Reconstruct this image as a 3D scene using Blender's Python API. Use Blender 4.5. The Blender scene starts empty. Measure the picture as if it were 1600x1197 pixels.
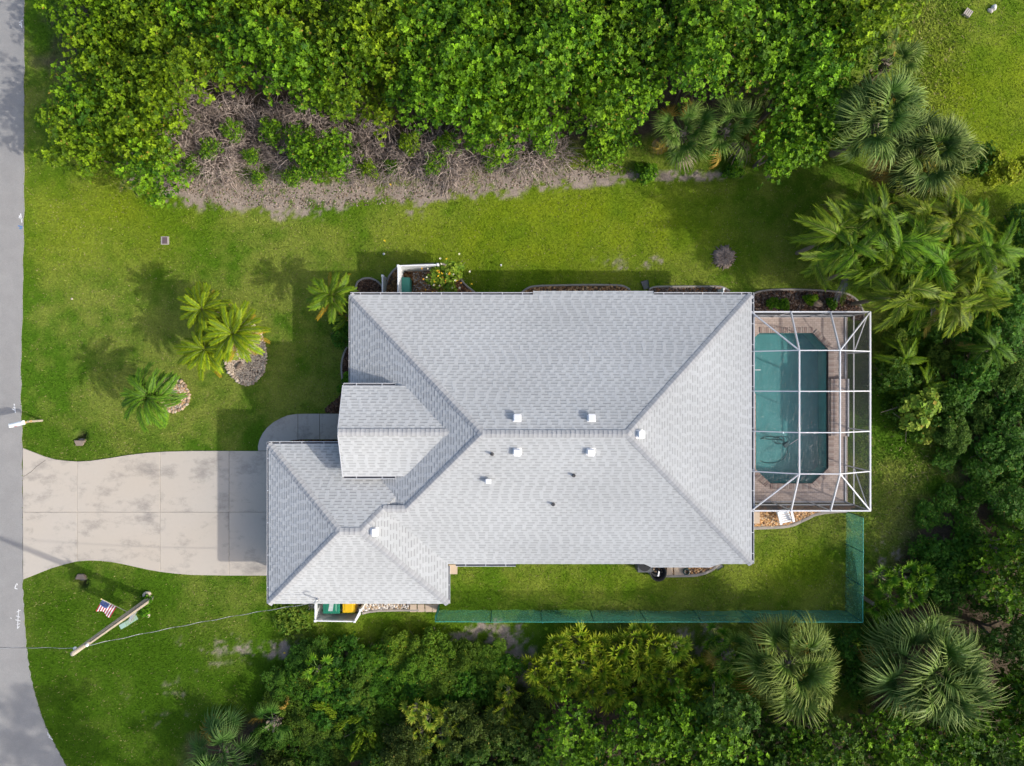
import bpy, bmesh, math, random
import numpy as np
from mathutils import Vector, Matrix, Euler

# ------------------------------------------------------------------ camera, sky, sun, exposure
SC = bpy.context.scene
COL = SC.collection
CAM_H, FPX = 37.0, 1110.0            # camera height in metres, focal length in photo pixels

cam_d = bpy.data.cameras.new('camera')
cam_d.sensor_width = 36.0
cam_d.lens = 36.0 * FPX / 1600.0
cam_d.clip_start = 0.5
cam_d.clip_end = 6000.0
cam = bpy.data.objects.new('camera', cam_d)
cam.location = (0, 0, CAM_H)
cam.rotation_euler = (0, 0, 0)
COL.objects.link(cam)
SC.camera = cam

SUN_EL = math.radians(35.0)
SUN_AZ = math.atan2(0.93, -0.385)     # clockwise from +Y
TO_SUN = Vector((math.sin(SUN_AZ) * math.cos(SUN_EL), math.cos(SUN_AZ) * math.cos(SUN_EL), math.sin(SUN_EL)))

world = bpy.data.worlds.new('World')
SC.world = world
world.use_nodes = True
wn = world.node_tree
wn.nodes.clear()
wo = wn.nodes.new('ShaderNodeOutputWorld')
wb = wn.nodes.new('ShaderNodeBackground')
ws = wn.nodes.new('ShaderNodeTexSky')
ws.sky_type = 'NISHITA'
ws.sun_disc = False
ws.sun_elevation = SUN_EL
ws.sun_rotation = SUN_AZ
ws.air_density = 1.0
ws.dust_density = 3.5
ws.ozone_density = 1.0
wb.inputs['Strength'].default_value = 0.15
wn.links.new(ws.outputs['Color'], wb.inputs['Color'])
wn.links.new(wb.outputs['Background'], wo.inputs['Surface'])

sun_d = bpy.data.lights.new('sun', 'SUN')
sun_d.energy = 2.15
sun_d.angle = math.radians(1.0)
sun_d.color = (1.0, 0.955, 0.88)
sun = bpy.data.objects.new('sun', sun_d)
sun.rotation_euler = TO_SUN.to_track_quat('Z', 'Y').to_euler()
sun.location = (30, -12, 40)
COL.objects.link(sun)

SC.view_settings.view_transform = 'Standard'
SC.view_settings.look = 'None'
SC.view_settings.exposure = 0.66
SC.view_settings.gamma = 1.0
SC.view_settings.use_curve_mapping = False
SC.cycles.max_bounces = 8
SC.cycles.transparent_max_bounces = 24
SC.cycles.caustics_reflective = False
SC.cycles.caustics_refractive = False

random.seed(7)
RNG = np.random.default_rng(7)

# ------------------------------------------------------------------ helpers
def P(px, py, h=0.0):
    """photo pixel seen at height h -> place in metres"""
    s = (CAM_H - h) / FPX
    return Vector(((px - 800.0) * s, (598.5 - py) * s, h))

def P2(px, py, h=0.0):
    v = P(px, py, h)
    return (v.x, v.y)

def sl(c):
    """sRGB 0-255 -> linear"""
    out = []
    for v in c[:3]:
        v = v / 255.0
        out.append(v / 12.92 if v <= 0.04045 else ((v + 0.055) / 1.055) ** 2.4)
    return tuple(out)

def mesh_from(name, V, F, smooth=False):
    me = bpy.data.meshes.new(name)
    V = np.asarray(V, dtype=np.float32)
    if isinstance(F, np.ndarray):
        n, k = F.shape
        me.vertices.add(len(V))
        me.vertices.foreach_set('co', V.ravel())
        me.loops.add(n * k)
        me.loops.foreach_set('vertex_index', F.astype(np.int32).ravel())
        me.polygons.add(n)
        me.polygons.foreach_set('loop_start', np.arange(0, n * k, k, dtype=np.int32))
        me.polygons.foreach_set('loop_total', np.full(n, k, dtype=np.int32))
        me.update(calc_edges=True)
    else:
        me.from_pydata([tuple(map(float, v)) for v in V], [], [tuple(f) for f in F])
        me.update()
    if smooth:
        me.polygons.foreach_set('use_smooth', np.ones(len(me.polygons), dtype=bool))
    return me

def set_tint(me, colors):
    c = np.ones((len(me.vertices), 4), dtype=np.float32)
    c[:, :3] = colors
    a = me.attributes.new('tint', 'FLOAT_COLOR', 'POINT')
    a.data.foreach_set('color', c.ravel())

def tag(o, label=None, cat=None, group=None, kind=None):
    if label: o['label'] = label
    if cat: o['category'] = cat
    if group: o['group'] = group
    if kind: o['kind'] = kind
    return o

def empty(name, loc, label, cat, group=None, rz=0.0):
    o = bpy.data.objects.new(name, None)
    o.empty_display_size = 0.2
    o.location = loc
    o.rotation_euler = (0, 0, rz)
    COL.objects.link(o)
    return tag(o, label, cat, group)

def obj(name, me, mat=None, parent=None, loc=None, rot=None, world_coords=False, kind=None, scale=None):
    o = bpy.data.objects.new(name, me)
    COL.objects.link(o)
    if mat is not None and len(me.materials) == 0:
        for m in (mat if isinstance(mat, (list, tuple)) else [mat]):
            me.materials.append(m)
    if parent is not None:
        o.parent = parent
    if loc is not None:
        o.location = loc
    if world_coords and parent is not None:
        p = parent; acc = Vector((0, 0, 0))
        while p is not None:
            acc += p.location; p = p.parent
        o.location = (Vector(loc) if loc is not None else Vector((0, 0, 0))) - acc
    if rot is not None:
        o.rotation_euler = rot
    if scale is not None:
        o.scale = scale
    if kind:
        o['kind'] = kind
    return o

class MB:
    """collects simple shapes into one mesh"""
    def __init__(self):
        self.v, self.f, self.m = [], [], []
        self.mi = 0
    def add(self, vs, fs):
        n = len(self.v)
        self.v += [tuple(v) for v in vs]
        self.f += [tuple(i + n for i in f) for f in fs]
        self.m += [self.mi] * len(fs)
        return self
    def box(self, c, s, rz=0.0, M=None, taper=1.0):
        vs = []
        for z in (-.5, .5):
            t = taper if z > 0 else 1.0
            for x, y in ((-.5, -.5), (.5, -.5), (.5, .5), (-.5, .5)):
                v = Vector((x * s[0] * t, y * s[1] * t, z * s[2]))
                if M is not None: v = M @ v
                elif rz: v = Matrix.Rotation(rz, 3, 'Z') @ v
                vs.append(v + Vector(c))
        return self.add(vs, [(3, 2, 1, 0), (4, 5, 6, 7), (0, 1, 5, 4), (1, 2, 6, 5), (2, 3, 7, 6), (3, 0, 4, 7)])
    def bar(self, a, b, w, h, up=(0, 0, 1)):
        a, b = Vector(a), Vector(b)
        d = (b - a); L = d.length; d.normalize()
        side = d.cross(Vector(up))
        if side.length < 1e-4: side = d.cross(Vector((1, 0, 0)))
        side.normalize(); u = side.cross(d)
        vs = []
        for p in (a, b):
            for i, j in ((-1, -1), (1, -1), (1, 1), (-1, 1)):
                vs.append(p + side * (i * w / 2) + u * (j * h / 2))
        return self.add(vs, [(0, 1, 2, 3), (7, 6, 5, 4), (0, 4, 5, 1), (1, 5, 6, 2), (2, 6, 7, 3), (3, 7, 4, 0)])
    def tube(self, pts, r, n=8, cap=True):
        pts = [Vector(p) for p in pts]
        rs = r if isinstance(r, (list, tuple)) else [r] * len(pts)
        rings = []
        prev = None
        for i, p in enumerate(pts):
            t = (pts[min(i + 1, len(pts) - 1)] - pts[max(i - 1, 0)]).normalized()
            if prev is None:
                prev = t.orthogonal().normalized()
            u = (prev - t * prev.dot(t))
            u = u.normalized() if u.length > 1e-6 else t.orthogonal().normalized()
            prev = u
            w = t.cross(u)
            rings.append([p + (u * math.cos(k * 2 * math.pi / n) + w * math.sin(k * 2 * math.pi / n)) * rs[i] for k in range(n)])
        vs = [v for ring in rings for v in ring]
        fs = []
        for i in range(len(pts) - 1):
            for k in range(n):
                a = i * n + k; b = i * n + (k + 1) % n
                fs.append((a, b, b + n, a + n))
        if cap:
            fs.append(tuple(range(n))[::-1]); fs.append(tuple(range((len(pts) - 1) * n, len(pts) * n)))
        return self.add(vs, fs)
    def lathe(self, prof, n=20, c=(0, 0, 0)):
        vs = []
        for r, z in prof:
            for k in range(n):
                a = 2 * math.pi * k / n
                vs.append((c[0] + r * math.cos(a), c[1] + r * math.sin(a), c[2] + z))
        fs = []
        for i in range(len(prof) - 1):
            for k in range(n):
                a = i * n + k; b = i * n + (k + 1) % n
                fs.append((a, b, b + n, a + n))
        fs.append(tuple(range((len(prof) - 1) * n, len(prof) * n)))
        return self.add(vs, fs)
    def mesh(self, name, smooth=False, bevel=0.0):
        me = bpy.data.meshes.new(name)
        me.from_pydata(self.v, [], self.f)
        me.polygons.foreach_set('material_index', np.array(self.m, dtype=np.int32))
        me.update()
        bm = bmesh.new(); bm.from_mesh(me)
        bmesh.ops.recalc_face_normals(bm, faces=bm.faces)
        if bevel > 0:
            bmesh.ops.bevel(bm, geom=[e for e in bm.edges if e.calc_face_angle(0) > 0.5], offset=bevel, segments=2, affect='EDGES', clamp_overlap=True)
        bm.to_mesh(me); bm.free()
        if smooth:
            me.polygons.foreach_set('use_smooth', np.ones(len(me.polygons), dtype=bool))
        return me

def poly_mesh(name, pts, z0, z1, bevel=0.0, side=True):
    """a plan outline with thickness"""
    bm = bmesh.new()
    vs = [bm.verts.new((p[0], p[1], z1)) for p in pts]
    f = bm.faces.new(vs)
    f.normal_update()
    if f.normal.z < 0: f.normal_flip()
    if side:
        r = bmesh.ops.extrude_face_region(bm, geom=[f])
        for v in r['geom']:
            if isinstance(v, bmesh.types.BMVert): v.co.z = z1
        for v in vs: v.co.z = z0
    bmesh.ops.recalc_face_normals(bm, faces=bm.faces)
    if bevel > 0:
        bmesh.ops.bevel(bm, geom=[e for e in bm.edges if all(abs(v.co.z - z1) < 1e-5 for v in e.verts)], offset=bevel, segments=1, affect='EDGES', clamp_overlap=True)
    bmesh.ops.triangulate(bm, faces=[f for f in bm.faces if len(f.verts) > 4])
    me = bpy.data.meshes.new(name)
    bm.to_mesh(me); bm.free()
    return me

def clip_half(poly, a, b, c):
    """keep a*x+b*y+c >= 0"""
    out = []
    n = len(poly)
    for i in range(n):
        p, q = poly[i], poly[(i + 1) % n]
        dp, dq = a * p[0] + b * p[1] + c, a * q[0] + b * q[1] + c
        if dp >= 0: out.append(p)
        if (dp >= 0) != (dq >= 0):
            t = dp / (dp - dq)
            out.append((p[0] + (q[0] - p[0]) * t, p[1] + (q[1] - p[1]) * t))
    return out

def in_poly(x, y, poly):
    x = np.asarray(x, float); y = np.asarray(y, float)
    r = np.zeros(x.shape, bool)
    n = len(poly)
    for i in range(n):
        x1, y1 = poly[i][:2]; x2, y2 = poly[(i + 1) % n][:2]
        if y1 == y2: continue
        c = ((y1 > y) != (y2 > y)) & (x < (x2 - x1) * (y - y1) / (y2 - y1) + x1)
        r ^= c
    return r

def smooth_path(pts, n=6, closed=False):
    pts = [Vector((p[0], p[1], p[2] if len(p) > 2 else 0)) for p in pts]
    out = []
    N = len(pts)
    rng = range(N) if closed else range(N - 1)
    for i in rng:
        p0 = pts[(i - 1) % N] if (closed or i > 0) else pts[0]
        p1 = pts[i]; p2 = pts[(i + 1) % N]
        p3 = pts[(i + 2) % N] if (closed or i + 2 < N) else pts[-1]
        for k in range(n):
            t = k / n
            out.append(0.5 * ((2 * p1) + (p2 - p0) * t + (2 * p0 - 5 * p1 + 4 * p2 - p3) * t * t + (3 * p1 - p0 - 3 * p2 + p3) * t ** 3))
    if not closed: out.append(pts[-1])
    return out

def vnoise(x, y, scale, seed):
    """smooth value noise 0..1"""
    r = np.random.default_rng(seed)
    G = r.random((256, 256))
    u = np.asarray(x) * scale + 1000.0; v = np.asarray(y) * scale + 1000.0
    iu = np.floor(u).astype(int); iv = np.floor(v).astype(int)
    fu = u - iu; fv = v - iv
    fu = fu * fu * (3 - 2 * fu); fv = fv * fv * (3 - 2 * fv)
    a = G[iu % 256, iv % 256]; b = G[(iu + 1) % 256, iv % 256]
    c = G[iu % 256, (iv + 1) % 256]; d = G[(iu + 1) % 256, (iv + 1) % 256]
    return (a * (1 - fu) + b * fu) * (1 - fv) + (c * (1 - fu) + d * fu) * fv

def fbm(x, y, scale, seed, o=4):
    s = 0; a = 1; t = 0
    for i in range(o):
        s = s + a * vnoise(x, y, scale * 2 ** i, seed + i); t += a; a *= 0.55
    return s / t

# ------------------------------------------------------------------ materials
def new_mat(name):
    m = bpy.data.materials.new(name)
    m.use_nodes = True
    nt = m.node_tree
    b = nt.nodes.get('Principled BSDF')
    return m, nt, b

def mat(name, rgb, rough=0.6, metal=0.0, var=0.12, scale=6.0, bump=0.0, bscale=40.0, spec=0.4, coords='Object', stretch=None):
    m, nt, b = new_mat(name)
    N, L = nt.nodes, nt.links
    tc = N.new('ShaderNodeTexCoord')
    src = tc.outputs[coords]
    if stretch:
        mp = N.new('ShaderNodeMapping'); mp.inputs['Scale'].default_value = stretch
        L.new(src, mp.inputs['Vector']); src = mp.outputs['Vector']
    nz = N.new('ShaderNodeTexNoise'); nz.inputs['Scale'].default_value = scale; nz.inputs['Detail'].default_value = 6; nz.inputs['Roughness'].default_value = 0.65
    L.new(src, nz.inputs['Vector'])
    mx = N.new('ShaderNodeMix'); mx.data_type = 'RGBA'
    mx.inputs['A'].default_value = (*[max(0, c * (1 - 2 * var)) for c in rgb], 1)
    mx.inputs['B'].default_value = (*[min(1, c * (1 + 2 * var)) for c in rgb], 1)
    L.new(nz.outputs['Fac'], mx.inputs['Factor'])
    L.new(mx.outputs['Result'], b.inputs['Base Color'])
    b.inputs['Roughness'].default_value = rough
    b.inputs['Metallic'].default_value = metal
    b.inputs['Specular IOR Level'].default_value = spec
    if bump:
        nb = N.new('ShaderNodeTexNoise'); nb.inputs['Scale'].default_value = bscale; nb.inputs['Detail'].default_value = 4
        L.new(src, nb.inputs['Vector'])
        bp = N.new('ShaderNodeBump'); bp.inputs['Strength'].default_value = bump; bp.inputs['Distance'].default_value = 0.03
        L.new(nb.outputs['Fac'], bp.inputs['Height']); L.new(bp.outputs['Normal'], b.inputs['Normal'])
    return m

def tint_mat(name, rough=0.6, spec=0.3, trans=0.0, objcol=False, noise=0.0, nscale=30.0, bump=0.0, bscale=60):
    """colour from the mesh's own 'tint' attribute, optionally times the object's colour"""
    m, nt, b = new_mat(name)
    N, L = nt.nodes, nt.links
    at = N.new('ShaderNodeAttribute'); at.attribute_name = 'tint'
    c = at.outputs['Color']
    if objcol:
        oi = N.new('ShaderNodeObjectInfo')
        mx = N.new('ShaderNodeMix'); mx.data_type = 'RGBA'; mx.blend_type = 'MULTIPLY'; mx.inputs['Factor'].default_value = 1.0
        L.new(c, mx.inputs['A']); L.new(oi.outputs['Color'], mx.inputs['B'])
        c = mx.outputs['Result']
    if noise or bump:
        tc = N.new('ShaderNodeTexCoord')
    if noise:
        nz = N.new('ShaderNodeTexNoise'); nz.inputs['Scale'].default_value = nscale; nz.inputs['Detail'].default_value = 5; nz.inputs['Roughness'].default_value = 0.7
        L.new(tc.outputs['Object'], nz.inputs['Vector'])
        mr = N.new('ShaderNodeMapRange'); mr.inputs['From Min'].default_value = 0.25; mr.inputs['From Max'].default_value = 0.75
        mr.inputs['To Min'].default_value = 1 - noise; mr.inputs['To Max'].default_value = 1 + noise
        L.new(nz.outputs['Fac'], mr.inputs['Value'])
        vm = N.new('ShaderNodeVectorMath'); vm.operation = 'SCALE'
        L.new(c, vm.inputs[0]); L.new(mr.outputs['Result'], vm.inputs['Scale'])
        c = vm.outputs['Vector']
    L.new(c, b.inputs['Base Color'])
    b.inputs['Roughness'].default_value = rough
    b.inputs['Specular IOR Level'].default_value = spec
    if bump:
        nb = N.new('ShaderNodeTexNoise'); nb.inputs['Scale'].default_value = bscale; nb.inputs['Detail'].default_value = 3
        L.new(tc.outputs['Object'], nb.inputs['Vector'])
        bp = N.new('ShaderNodeBump'); bp.inputs['Strength'].default_value = bump; bp.inputs['Distance'].default_value = 0.03
        L.new(nb.outputs['Fac'], bp.inputs['Height']); L.new(bp.outputs['Normal'], b.inputs['Normal'])
    if trans:
        tr = N.new('ShaderNodeBsdfTranslucent'); L.new(c, tr.inputs['Color'])
        ms = N.new('ShaderNodeMixShader'); ms.inputs['Fac'].default_value = trans
        out = N.get('Material Output')
        L.new(b.outputs['BSDF'], ms.inputs[1]); L.new(tr.outputs['BSDF'], ms.inputs[2]); L.new(ms.outputs['Shader'], out.inputs['Surface'])
    return m

def screen_mat(name, rgb, opacity, transl=0.0):
    m, nt, b = new_mat(name)
    N, L = nt.nodes, nt.links
    N.remove(b)
    d = N.new('ShaderNodeBsdfDiffuse'); d.inputs['Color'].default_value = (*rgb, 1)
    t = N.new('ShaderNodeBsdfTransparent')
    s = d.outputs['BSDF']
    if transl:
        tl = N.new('ShaderNodeBsdfTranslucent'); tl.inputs['Color'].default_value = (*rgb, 1)
        m1 = N.new('ShaderNodeMixShader'); m1.inputs['Fac'].default_value = transl
        L.new(s, m1.inputs[1]); L.new(tl.outputs['BSDF'], m1.inputs[2]); s = m1.outputs['Shader']
    # thin weave: coverage grows with the slant of the ray through it, 1 - T^(1/cos)
    tc = N.new('ShaderNodeTexCoord'); nz = N.new('ShaderNodeTexNoise'); nz.inputs['Scale'].default_value = 1.3; nz.inputs['Detail'].default_value = 4
    L.new(tc.outputs['Object'], nz.inputs['Vector'])
    mr0 = N.new('ShaderNodeMapRange'); mr0.inputs['To Min'].default_value = 1 - opacity * 0.85; mr0.inputs['To Max'].default_value = 1 - min(.98, opacity * 1.15)
    L.new(nz.outputs['Fac'], mr0.inputs['Value'])
    ge = N.new('ShaderNodeNewGeometry'); dt = N.new('ShaderNodeVectorMath'); dt.operation = 'DOT_PRODUCT'
    L.new(ge.outputs['Incoming'], dt.inputs[0]); L.new(ge.outputs['Normal'], dt.inputs[1])
    ab = N.new('ShaderNodeMath'); ab.operation = 'ABSOLUTE'; L.new(dt.outputs['Value'], ab.inputs[0])
    mxm = N.new('ShaderNodeMath'); mxm.operation = 'MAXIMUM'; mxm.inputs[1].default_value = .15; L.new(ab.outputs['Value'], mxm.inputs[0])
    iv = N.new('ShaderNodeMath'); iv.operation = 'DIVIDE'; iv.inputs[0].default_value = 1.0; L.new(mxm.outputs['Value'], iv.inputs[1])
    pw = N.new('ShaderNodeMath'); pw.operation = 'POWER'; L.new(mr0.outputs['Result'], pw.inputs[0]); L.new(iv.outputs['Value'], pw.inputs[1])
    mr = N.new('ShaderNodeMath'); mr.operation = 'SUBTRACT'; mr.inputs[0].default_value = 1.0; L.new(pw.outputs['Value'], mr.inputs[1])
    ms = N.new('ShaderNodeMixShader')
    L.new(mr.outputs['Value'], ms.inputs['Fac'])
    L.new(t.outputs['BSDF'], ms.inputs[1]); L.new(s, ms.inputs[2])
    L.new(ms.outputs['Shader'], N.get('Material Output').inputs['Surface'])
    return m

def concrete_mat(name, rgb, stain=0.5, crackle=True, stretch=(0.35, 1.1, 1.0), seed=0.0):
    m, nt, b = new_mat(name)
    N, L = nt.nodes, nt.links
    tc = N.new('ShaderNodeTexCoord')
    mp = N.new('ShaderNodeMapping'); mp.inputs['Scale'].default_value = stretch; mp.inputs['Location'].default_value = (seed, seed * .7, 0)
    L.new(tc.outputs['Object'], mp.inputs['Vector'])
    n1 = N.new('ShaderNodeTexNoise'); n1.inputs['Scale'].default_value = 1.1; n1.inputs['Detail'].default_value = 7; n1.inputs['Roughness'].default_value = 0.72
    L.new(mp.outputs['Vector'], n1.inputs['Vector'])
    r1 = N.new('ShaderNodeValToRGB')
    r1.color_ramp.elements[0].position = 0.50; r1.color_ramp.elements[0].color = (0, 0, 0, 1)
    r1.color_ramp.elements[1].position = 0.74; r1.color_ramp.elements[1].color = (1, 1, 1, 1)
    L.new(n1.outputs['Fac'], r1.inputs['Fac'])
    n2 = N.new('ShaderNodeTexNoise'); n2.inputs['Scale'].default_value = 9; n2.inputs['Detail'].default_value = 8; n2.inputs['Roughness'].default_value = 0.75
    L.new(tc.outputs['Object'], n2.inputs['Vector'])
    n3 = N.new('ShaderNodeTexNoise'); n3.inputs['Scale'].default_value = 0.35; n3.inputs['Detail'].default_value = 3
    L.new(mp.outputs['Vector'], n3.inputs['Vector'])
    base = N.new('ShaderNodeMix'); base.data_type = 'RGBA'
    base.inputs['A'].default_value = (*[c * 0.86 for c in rgb], 1); base.inputs['B'].default_value = (*[min(1, c * 1.12) for c in rgb], 1)
    L.new(n2.outputs['Fac'], base.inputs['Factor'])
    warm = N.new('ShaderNodeMix'); warm.data_type = 'RGBA'; warm.inputs['B'].default_value = (rgb[0] * 1.0, rgb[1] * .93, rgb[2] * .84, 1)
    L.new(n3.outputs['Fac'], warm.inputs['Factor']); L.new(base.outputs['Result'], warm.inputs['A'])
    mul = N.new('ShaderNodeMath'); mul.operation = 'MULTIPLY'; mul.inputs[1].default_value = stain
    L.new(r1.outputs['Color'], mul.inputs[0])
    dk = N.new('ShaderNodeMix'); dk.data_type = 'RGBA'; dk.inputs['B'].default_value = (rgb[0] * .36, rgb[1] * .36, rgb[2] * .38, 1)
    L.new(mul.outputs['Value'], dk.inputs['Factor']); L.new(warm.outputs['Result'], dk.inputs['A'])
    L.new(dk.outputs['Result'], b.inputs['Base Color'])
    b.inputs['Roughness'].default_value = 0.85; b.inputs['Specular IOR Level'].default_value = 0.2
    bp = N.new('ShaderNodeBump'); bp.inputs['Strength'].default_value = 0.25; bp.inputs['Distance'].default_value = 0.01
    L.new(n2.outputs['Fac'], bp.inputs['Height']); L.new(bp.outputs['Normal'], b.inputs['Normal'])
    return m

M_WHITE = mat('white_aluminium', (0.58, 0.59, 0.61), 0.4, var=0.03)
M_VINYL = mat('white_vinyl', (0.74, 0.75, 0.76), 0.45, var=0.05, scale=2)
M_CREAM = mat('cream_stucco', (0.62, 0.58, 0.50), 0.9, var=0.06, bump=0.3)
M_GUTTER = mat('gutter_white', (0.70, 0.70, 0.71), 0.45, var=0.05, scale=3)
M_LEADGREY = mat('lead_grey', (0.09, 0.09, 0.095), 0.6, var=0.1)
M_BLACK = mat('black_plastic', (0.012, 0.013, 0.015), 0.5, var=0.1)
M_WOOD = mat('weathered_wood', (0.44, 0.38, 0.30), 0.85, var=0.3, scale=5, stretch=(6, 6, 0.5), bump=0.5, bscale=20)
M_BARK = mat('grey_bark', (0.16, 0.13, 0.10), 0.9, var=0.3, scale=8, bump=0.6, bscale=20)
M_PALMBARK = mat('palm_bark', (0.20, 0.165, 0.125), 0.9, var=0.35, scale=9, bump=0.8, bscale=14)
M_STEEL = mat('bare_aluminium', (0.55, 0.56, 0.57), 0.4, metal=0.6, var=0.08)
M_CURB = concrete_mat('kerb_concrete', (0.33, 0.31, 0.285), 0.5, stretch=(1, 1, 1), seed=3)
M_LEAF = tint_mat('leaf', 0.55, 0.15, trans=0.16, objcol=True)
M_FROND = tint_mat('palm_frond', 0.5, 0.15, trans=0.15, objcol=True)
M_TINT = tint_mat('tinted_stone', 0.85, 0.2, noise=0.25, nscale=18)
M_TWIG = tint_mat('dry_twig', 0.9, 0.15, objcol=True)

# ------------------------------------------------------------------ outlines on the ground (photo pixels)
ROAD_EDGE = [(38, -700), (38, -200), (38, 0), (38, 150), (38, 300), (36, 450), (33, 600), (35, 695), (36, 800), (36, 905), (38, 960), (42, 1010), (48, 1055), (58, 1095), (72, 1135), (88, 1167), (106, 1200), (140, 1260), (190, 1340), (280, 1470), (420, 1640)]
DRIVE_TOP = [(36.5, 700), (52, 706), (70, 713), (88, 718), (105, 720), (122, 721), (142, 720), (170, 716), (200, 711), (230, 707.5), (260, 705.5), (300, 704.5), (360, 704.5), (446, 705)]
DRIVE_BOT = [(446, 899), (420, 899), (360, 899), (300, 898), (275, 896), (250, 893), (230, 889.5), (210, 885), (192, 881), (175, 878), (158, 876), (140, 875.5), (120, 877), (100, 882), (80, 888), (60, 896), (37, 905)]
WALK = [(404, 704.2), (403.5, 697), (406, 687), (411, 677), (418, 668), (428, 659.5), (440, 653), (450, 649), (462, 647), (480, 646.5), (545, 646.5), (545, 686.5), (470, 686.5), (456, 688), (448, 691), (443, 696), (442, 704.2)]
POOL = [(1186, 520.5), (1269, 520.5), (1293, 546), (1293, 731), (1268, 755), (1203, 755), (1180, 733), (1180, 616), (1173, 606), (1173, 532)]
pool_xy = [P2(*p) for p in POOL]
road_xy = [(-120.0, P2(*ROAD_EDGE[0])[1])] + [P2(*p) for p in ROAD_EDGE] + [(-120.0, P2(*ROAD_EDGE[-1])[1])]
drive_xy = [P2(*p) for p in DRIVE_TOP + DRIVE_BOT]
walk_xy = [P2(*p) for p in WALK]

# cage plan in metres
CX = [11.57, 13.50, 15.41, 17.33]
CY = [3.44, 1.53, -0.39, -2.33, -4.27, -6.18]
deck_rect = [(10.95, 3.52), (17.45, 3.52), (17.45, -6.26), (10.95, -6.26)]
house_rects = [[(-7.3, 3.75), (11.06, 3.75), (11.06, -8.23), (-7.3, -8.23)], [(-11.24, -3.45), (-3.6, -3.45), (-3.6, -10.15), (-11.24, -10.15)]]

BEDS = {  # planting beds (photo pixels at ground level)
 'corner': [(556, 455), (558, 443), (566, 436.5), (578, 435), (590, 440), (598, 449), (601, 456), (604, 470), (560, 470)],
 'equipment': [(602, 470), (603, 450), (607, 435), (614, 424), (624, 417), (640, 415), (684, 412.5), (700, 416), (714, 428), (726, 444), (742, 457), (770, 470)],
 'north': [(806, 472), (812, 461), (822, 452), (836, 447.5), (880, 446), (930, 445.5), (970, 446.5), (984, 453), (992, 472)],
 'northeast': [(1008, 472), (1014, 452), (1026, 448.5), (1060, 448), (1100, 448), (1126, 448.5), (1140, 455), (1146, 472)],
 'cagecorner': [(1168, 492), (1170, 470), (1178, 459), (1196, 454), (1230, 452.5), (1270, 453.5), (1300, 455.5), (1322, 459), (1338, 469), (1347, 485), (1350, 500), (1330, 500), (1330, 492)],
 'frontwall': [(536, 600), (533, 575), (536, 555), (544, 535), (575, 520), (575, 646), (520, 646), (508, 644), (510, 636), (520, 628), (530, 620)],
 'walkstrip': [(450, 694), (455, 690), (462, 688), (545, 688), (545, 716), (452, 716)],
 'patio': [(1172, 790), (1340, 790), (1322, 798), (1300, 799), (1276, 803), (1258, 811), (1238, 820), (1215, 823.5), (1172, 825)],
 'alcove': [(985, 860), (1002, 872), (1006, 886), (1020, 899), (1040, 898.5), (1080, 898), (1098, 895), (1112, 889), (1122, 880), (1126, 860)],
 'bins': [(480, 925), (480, 952), (556, 956), (575, 953), (640, 950), (640, 925)],
}
bed_xy = {k: [P2(*p) for p in v] for k, v in BEDS.items()}
ISLANDS = {'palm_trio': (384, 553, 33, 46), 'palm_single': (268, 617, 27, 27)}
def island_pts(cx, cy, rx, ry, n=28, seed=0):
    r = random.Random(seed); ph = r.random() * 6
    return [(cx + rx * (1 + 0.05 * math.sin(3 * a + ph)) * math.cos(a), cy + ry * (1 + 0.05 * math.sin(2 * a + ph)) * math.sin(a)) for a in [2 * math.pi * k / n for k in range(n)]]
island_xy = {k: [P2(*p) for p in island_pts(*v, seed=i)] for i, (k, v) in enumerate(ISLANDS.items())}

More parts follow.
